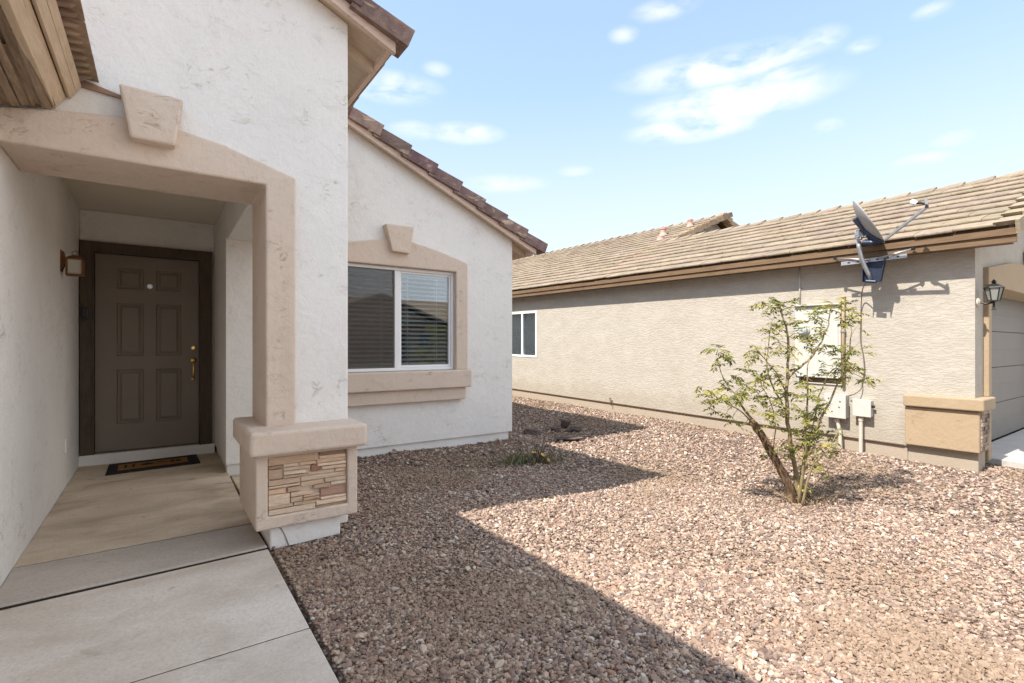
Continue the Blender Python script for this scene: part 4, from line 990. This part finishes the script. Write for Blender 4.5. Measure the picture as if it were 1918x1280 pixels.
b = MB()
for i in range(150):                       # dry litter and fallen twigs round the foot
    a = random.uniform(0, 6.28); r = abs(random.gauss(0, .22)); x, y = T0.x+.10+r*math.cos(a)*1.4, T0.y+r*math.sin(a)
    z = float(g(x, y))+.012; L = random.uniform(.05, .22); c = random.uniform(0, 6.28); up = random.uniform(.0, .09) if i % 4 else random.uniform(.05, .22)
    b.tube([(x, y, z), (x+math.cos(c)*L*.5, y+math.sin(c)*L*.5, z+up*.7), (x+math.cos(c+.3)*L, y+math.sin(c+.3)*L, z+up)], [.0035, .003, .0012], 4)
b.build('dry_litter', M['dry'], T)['kind'] = 'stuff'

# ------------------------------------------------------------------ cut-back plant and rocks
c0 = Vector((3.42, 4.36, 0)); c0.z = float(g(c0.x, c0.y))
T = thing('pruned_stump', c0, 'cut-back plant stump with pale ringed cuts and grey-green shoots in the shade', 'plant')
b = MB()
for i, (dx, dy, h, r, lx_, ly_) in enumerate([(0, -.03, .10, .034, .01, -.05), (-.05, .0, .13, .026, -.03, -.02), (.04, .03, .07, .030, .04, -.02), (-.10, .02, .05, .026, -.06, 0), (.02, -.07, .05, .024, .02, -.06), (-.16, .03, .04, .022, -.07, .0), (.07, -.03, .04, .02, .04, -.03)]):
    p = c0+Vector((dx, dy, -.02)); q = c0+Vector((dx+lx_, dy+ly_, h)); b.tube([p, (p+q)/2+Vector((.006, 0, 0)), q], [r*1.15, r, r*.95], 9, False)
    if i < 5:
        d_ = (q-(p+q)/2).normalized(); cu = MB(); cu.lathe([(r*.97, -.004), (r*.97, .002), (r*.62, .003), (r*.5, -.012), (0, -.012)], q, d_, 10); cu.build('cut_end', M['cut'], T)
b.build('stump', M['bark'], T, smooth=True)
b = MB()
for i in range(5):
    a = random.uniform(-.6, .6); L = random.uniform(.12, .24); p = c0+Vector((.04+random.gauss(0, .03), random.gauss(0, .03), .04))
    b.tube([p, p+Vector((math.sin(a)*L*.5+.02, .0, L*.55)), p+Vector((math.sin(a)*L+.04, .02, L))], [.005, .004, .002], 5)
b.build('dead_shoot', M['iron'], T)
b = MB()
for i in range(46):
    p = c0+Vector((random.gauss(-.06, .16), random.gauss(0, .09), 0)); p.z = float(g(p.x, p.y)); L = random.uniform(.14, .36); d = Vector((random.gauss(0, .5), random.gauss(0, .5), .9)).normalized()
    b.tube([p, p+d*L*.55, p+d*L+Vector((random.gauss(0, .02), random.gauss(0, .02), -.01))], [.003, .0024, .001], 4)
b.build('dry_twigs', M['dry'], T)['kind'] = 'stuff'
lf = MB(); 
for i in range(260):
    far_ = random.random() < .6
    p = c0+(Vector((-.24+random.gauss(0, .12), .06+random.gauss(0, .08), 0)) if far_ else Vector((random.gauss(.05, .14), random.gauss(.0, .08), 0)))
    p.z = float(g(p.x, p.y)); L = random.uniform(.05, .19); d = Vector((random.gauss(0, .55), random.gauss(0, .55), 1)).normalized()
    j = random.uniform(.7, 1.25); lf.cur = tuple(x*j for x in random.choice([(.17, .19, .11), (.26, .24, .15), (.12, .14, .06), (.30, .24, .14)]))
    s_ = d.cross(Vector((random.gauss(0, 1), random.gauss(0, 1), .1))).normalized()*.006
    lf.add([p-s_*.6, p+s_*.6, p+d*L*.6+s_+Vector((0, 0, 0)), p+d*L+Vector((d.x, d.y, 0))*.02, p+d*L*.6-s_], [(0, 1, 2, 4), (4, 2, 3)])
lf.build('foliage', M['leaf'], T, colors=True)
def rock(name, u, v, ax, ay, az, rot, label, seed):
    p = at(u, v, 1); d = p-Vector((0, 0, CAMH)); t = (-.09-CAMH)/d.z; c = Vector((0, 0, CAMH))+d*t; c.z = float(g(c.x, c.y))
    r = np.random.default_rng(seed); V, F = ico(4); w = V.copy()
    for _ in range(15):
        a = r.normal(size=3); a /= np.linalg.norm(a); cc = r.uniform(.34, .85); dd = w@a; w = w-np.outer(np.clip(dd-cc, 0, None)*.98, a)
    w = w*(1+.035*np.sin(7*w[:, :1]+5*w[:, 1:2])*np.cos(6*w[:, 2:3]))
    w = w*np.array([ax, ay, az]); ca, sa = math.cos(rot), math.sin(rot); w = np.stack([w[:, 0]*ca-w[:, 1]*sa, w[:, 0]*sa+w[:, 1]*ca, w[:, 2]], -1)
    w[:, 2] += az*.42; b = MB(); b.add((w+np.array(c)).tolist(), F.tolist())
    me_ = b.build(name, M['rock'], None, smooth=False); me_.data.transform(Matrix.Translation(-c)); me_.location = c
    return tag(me_, label, 'rock', 'rocks at the corner of the house')
rock('rock', 1000, 811, .17, .12, .075, -.5, 'brown rock nearest the white house corner, apart from the others', 3)
rock('rock', 1042, 806, .10, .10, .085, .2, 'upright dark rock at the left end of the rock pile', 4)
rock('rock', 1058, 800, .10, .12, .11, .6, 'pointed slab standing at the back of the rock pile', 5)
rock('rock', 1077, 806, .17, .10, .085, -.3, 'wedge-shaped rock at the right end of the rock pile', 6)
rock('rock', 1063, 822, .26, .11, .065, -.45, 'long low rock lying in front of the rock pile', 8)

# ------------------------------------------------------------------ across the street (seen mirrored in the window)
Q = thing('facing_house', (14, -27, 0), 'tan house with brown roof across the street, mirrored in the window glass', 'house')
b = MB(); b.box(6, 24, -37, -27, -.1, 2.8); b.prism([(8.5, 2.8), (19.5, 2.8), (14, 5.0)], -27.0, -26.8); b.build('wall', m_simple('tan_wall', (.45, .34, .25), .9, .2), Q)
b = MB(); b.hexa([(5.4, -26.3, 2.75), (24.6, -26.3, 2.75), (24.6, -32, 5.2), (5.4, -32, 5.2)], [(5.4, -26.3, 2.9), (24.6, -26.3, 2.9), (24.6, -32, 5.35), (5.4, -32, 5.35)])
b.hexa([(8, -26.2, 2.85), (14, -26.2, 5.1), (14, -31, 5.1), (8, -31, 2.85)], [(8, -26.2, 3.0), (14, -26.2, 5.25), (14, -31, 5.25), (8, -31, 3.0)])
b.hexa([(20, -26.2, 2.85), (14, -26.2, 5.1), (14, -31, 5.1), (20, -31, 2.85)], [(20, -26.2, 3.0), (14, -26.2, 5.25), (14, -31, 5.25), (20, -31, 3.0)]); b.build('roof', M['rooftile_dark'], Q, colors=True)
b = MB(); b.box(11, 16.5, -26.99, -26.93, 0, 2.2); b.build('garage_door', m_simple('brown_door', (.13, .095, .07), .7, .2), Q)
b = MB(); b.box(17.4, 18.9, -26.78, -26.7, .9, 2.1); b.build('window', m_simple('blue_pane', (.10, .12, .15), .2, .5), Q)
def big_tree(loc, h, r, label, seed):
    rr = random.Random(seed); T = thing('street_tree', loc, label, 'tree', 'trees across the street'); L_ = Vector(loc)
    b = MB(); b.tube([L_, L_+Vector((.1, 0, h*.35)), L_+Vector((-.1, .1, h*.6))], [.22, .16, .10], 8); tips = []
    for i in range(9):
        a = i*.7+rr.random(); p = L_+Vector((0, 0, h*rr.uniform(.35, .6))); q = L_+Vector((math.cos(a)*r*rr.uniform(.4, .8), math.sin(a)*r*rr.uniform(.4, .8), h*rr.uniform(.6, .95)))
        b.tube([p, (p+q)/2+Vector((0, 0, .2)), q], [.08, .05, .02], 6); tips += [q, (p+q)/2]
    b.build('trunk', M['bark'], T, smooth=True); c = MB()
    for i in range(1600):
        t = rr.choice(tips); p = t+Vector((rr.gauss(0, r*.22), rr.gauss(0, r*.22), rr.gauss(0, r*.18))); s_ = rr.uniform(.06, .13)
        c.cur = tuple(x*rr.uniform(.6, 1.3) for x in (.055, .08, .025)); u_ = Vector((rr.gauss(0, 1), rr.gauss(0, 1), rr.gauss(0, 1))).normalized(); w_ = u_.orthogonal().normalized()
        c.add([p-u_*s_, p+w_*s_*.5, p+u_*s_, p-w_*s_*.5], [(0, 1, 2, 3)])
    c.build('crown', M['leaf'], T, colors=True)
big_tree((7.5, -22, -.1), 6.5, 2.3, 'dark green tree at the left of the mirrored street view', 1)
big_tree((22, -24, -.1), 6.0, 2.4, 'broad green tree at the right of the mirrored street view', 2)
b = MB(); b.box(-120, 120, -21, -13, -.2, -.09); tag(b.build('road', m_concrete('asphalt', (.06, .058, .055), (.04, .04, .04), .4)), 'asphalt street behind the viewer', None, None, 'structure')

# ------------------------------------------------------------------ light, sky, camera
SX, SY = .775, -.010
sun_dir = Vector((SX, SY, -1)).normalized()
el = math.asin(-sun_dir.z); az = math.atan2(-sun_dir.x, -sun_dir.y)   # compass bearing of the sun, clockwise from +y
L = bpy.data.lights.new('sun', 'SUN'); L.energy = 2.05; L.angle = math.radians(.53); L.color = (1.0, .95, .87)
lo = bpy.data.objects.new('sun', L); COL.objects.link(lo); lo.rotation_euler = sun_dir.to_track_quat('-Z', 'Y').to_euler(); lo.location = (-8, 0, 12)
Wd = bpy.data.worlds.new('World'); S.world = Wd; Wd.use_nodes = True; nt = Wd.node_tree; nd = nt.nodes; lk = nt.links
bg = nd['Background']; sky = nd.new('ShaderNodeTexSky'); sky.sky_type = 'NISHITA'; sky.sun_disc = False
sky.sun_elevation = el; sky.sun_rotation = az; sky.air_density = 1.0; sky.dust_density = 1.0; sky.ozone_density = 1.0; sky.altitude = 350
tc = nd.new('ShaderNodeTexCoord'); sx = nd.new('ShaderNodeSeparateXYZ'); lk.new(tc.outputs['Generated'], sx.inputs[0])
def wm(op, a, b_=None, c=None, clamp=False):
    q = nd.new('ShaderNodeMath'); q.operation = op; q.use_clamp = clamp
    for i, x in enumerate((a, b_, c)):
        if x is None: continue
        if isinstance(x, (int, float)): q.inputs[i].default_value = x
        else: lk.new(x, q.inputs[i])
    return q.outputs[0]
AZ = wm('ARCTAN2', sx.outputs[0], sx.outputs[1]); EL = wm('ARCSINE', sx.outputs[2])
cv = nd.new('ShaderNodeCombineXYZ'); lk.new(wm('MULTIPLY', AZ, 1.0), cv.inputs[0]); lk.new(wm('MULTIPLY', EL, 2.3), cv.inputs[1])
nz = nd.new('ShaderNodeTexNoise'); nz.inputs['Scale'].default_value = 11; nz.inputs['Detail'].default_value = 8; nz.inputs['Roughness'].default_value = .55; nz.inputs['Distortion'].default_value = .25
lk.new(cv.outputs[0], nz.inputs['Vector'])
clouds = [(1350, 128, 170, 34, 1.0), (1470, 138, 60, 20, .8), (1370, 192, 165, 36, 1.1), (1470, 178, 60, 28, .8), (1300, 240, 110, 24, 1.15), (740, 165, 75, 28, .85), (872, 250, 62, 19, .8), (775, 245, 40, 17, .6), (1530, 75, 48, 22, .7), (1245, 18, 55, 20, .6), (1168, 65, 24, 16, .6),
          (945, 345, 70, 16, .5), (1725, 300, 45, 12, .5), (1745, 20, 32, 14, .5), (1615, 85, 28, 14, .5), (1785, 260, 35, 13, .45), (1550, 238, 26, 14, .5), (818, 130, 24, 14, .45), (1075, 320, 30, 10, .4)]
tot = None
for u, v, w, h, s_ in clouds:
    d = (FW+RW*((u-CX)/fF)+Vector((0, 0, 1))*((CY-v)/fF)).normalized(); a0 = math.atan2(d.x, d.y); e0 = math.asin(d.z)
    d2 = (FW+RW*((u+w-CX)/fF)+Vector((0, 0, 1))*((CY-v)/fF)).normalized(); d3 = (FW+RW*((u-CX)/fF)+Vector((0, 0, 1))*((CY-v+h)/fF)).normalized()
    wa = abs(math.atan2(d2.x, d2.y)-a0)+abs(math.asin(d2.z)-e0)*.5; we = abs(math.asin(d3.z)-e0)
    dx = wm('DIVIDE', wm('SUBTRACT', AZ, a0), wa); dy = wm('DIVIDE', wm('SUBTRACT', EL, e0), we)
    r2 = wm('ADD', wm('MULTIPLY', dx, dx), wm('MULTIPLY', dy, dy)); mk = wm('MULTIPLY', wm('POWER', wm('SUBTRACT', 1.0, wm('MULTIPLY', r2, .55), clamp=True), 1.5), s_)
    tot = mk if tot is None else wm('MAXIMUM', tot, mk)
cl = wm('MULTIPLY', wm('MULTIPLY', tot, 1.0, clamp=True), wm('MULTIPLY', wm('SUBTRACT', nz.outputs['Fac'], .34), 4.0, clamp=True), clamp=True)
mx = nd.new('ShaderNodeMix'); mx.data_type = 'RGBA'; lk.new(wm('MULTIPLY', cl, .92), mx.inputs[0]); hs = nd.new('ShaderNodeHueSaturation'); hs.inputs['Saturation'].default_value = .80; hs.inputs['Value'].default_value = .60; gm = nd.new('ShaderNodeGamma'); gm.inputs['Gamma'].default_value = .6; lk.new(sky.outputs[0], hs.inputs['Color']); lk.new(hs.outputs[0], gm.inputs['Color']); tn = nd.new('ShaderNodeMix'); tn.data_type = 'RGBA'; tn.blend_type = 'MULTIPLY'; tn.inputs[0].default_value = 1; lk.new(gm.outputs[0], tn.inputs[6]); tn.inputs[7].default_value = (.90, 1.07, 1.20, 1); hz = nd.new('ShaderNodeMix'); hz.data_type = 'RGBA'; lk.new(wm('MULTIPLY', wm('POWER', wm('SUBTRACT', 1.0, wm('DIVIDE', EL, .46), clamp=True), 1.15), .95), hz.inputs[0]); lk.new(tn.outputs[2], hz.inputs[6]); hz.inputs[7].default_value = (1.58, 1.50, 1.62, 1); lk.new(hz.outputs[2], mx.inputs[6])
mx.inputs[7].default_value = (2.1, 2.08, 2.08, 1)
# added fill light: invented bright cloud outside the view, strongest towards +x
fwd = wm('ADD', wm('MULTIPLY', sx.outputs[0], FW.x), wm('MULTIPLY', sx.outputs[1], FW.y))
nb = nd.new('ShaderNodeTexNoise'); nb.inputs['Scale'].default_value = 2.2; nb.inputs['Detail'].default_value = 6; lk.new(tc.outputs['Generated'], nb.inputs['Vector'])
sky_fill = wm('MULTIPLY', wm('MULTIPLY', wm('SUBTRACT', .54, fwd), 4.5, clamp=True), wm('MULTIPLY', wm('SUBTRACT', nb.outputs['Fac'], .20), 3.0, clamp=True))
m2 = nd.new('ShaderNodeMix'); m2.data_type = 'RGBA'; sky_fill = wm('MULTIPLY', sky_fill, wm('ADD', .10, wm('MULTIPLY', wm('DIVIDE', wm('ADD', sx.outputs[0], .05), .7, clamp=True), .90))); lk.new(sky_fill, m2.inputs[0]); lk.new(mx.outputs[2], m2.inputs[6]); m2.inputs[7].default_value = (3.5, 3.55, 3.65, 1)
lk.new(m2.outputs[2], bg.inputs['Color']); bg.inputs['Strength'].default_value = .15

cd = bpy.data.cameras.new('camera'); cam = bpy.data.objects.new('camera', cd); COL.objects.link(cam); S.camera = cam
cam.location = (0, 0, CAMH); cam.rotation_euler = (math.radians(90), 0, -yaw); cd.sensor_width = 36; cd.lens = fF/1918*36; cd.shift_y = 8/1918
cd.clip_start = .05; cd.clip_end = 1000
S.view_settings.view_transform = 'Standard'; S.view_settings.look = 'None'; S.view_settings.gamma = 1; S.view_settings.exposure = 2.06
S.cycles.use_denoising = True; S.cycles.max_bounces = 10; S.cycles.diffuse_bounces = 6; S.cycles.transparent_max_bounces = 16; S.cycles.sample_clamp_indirect = 8
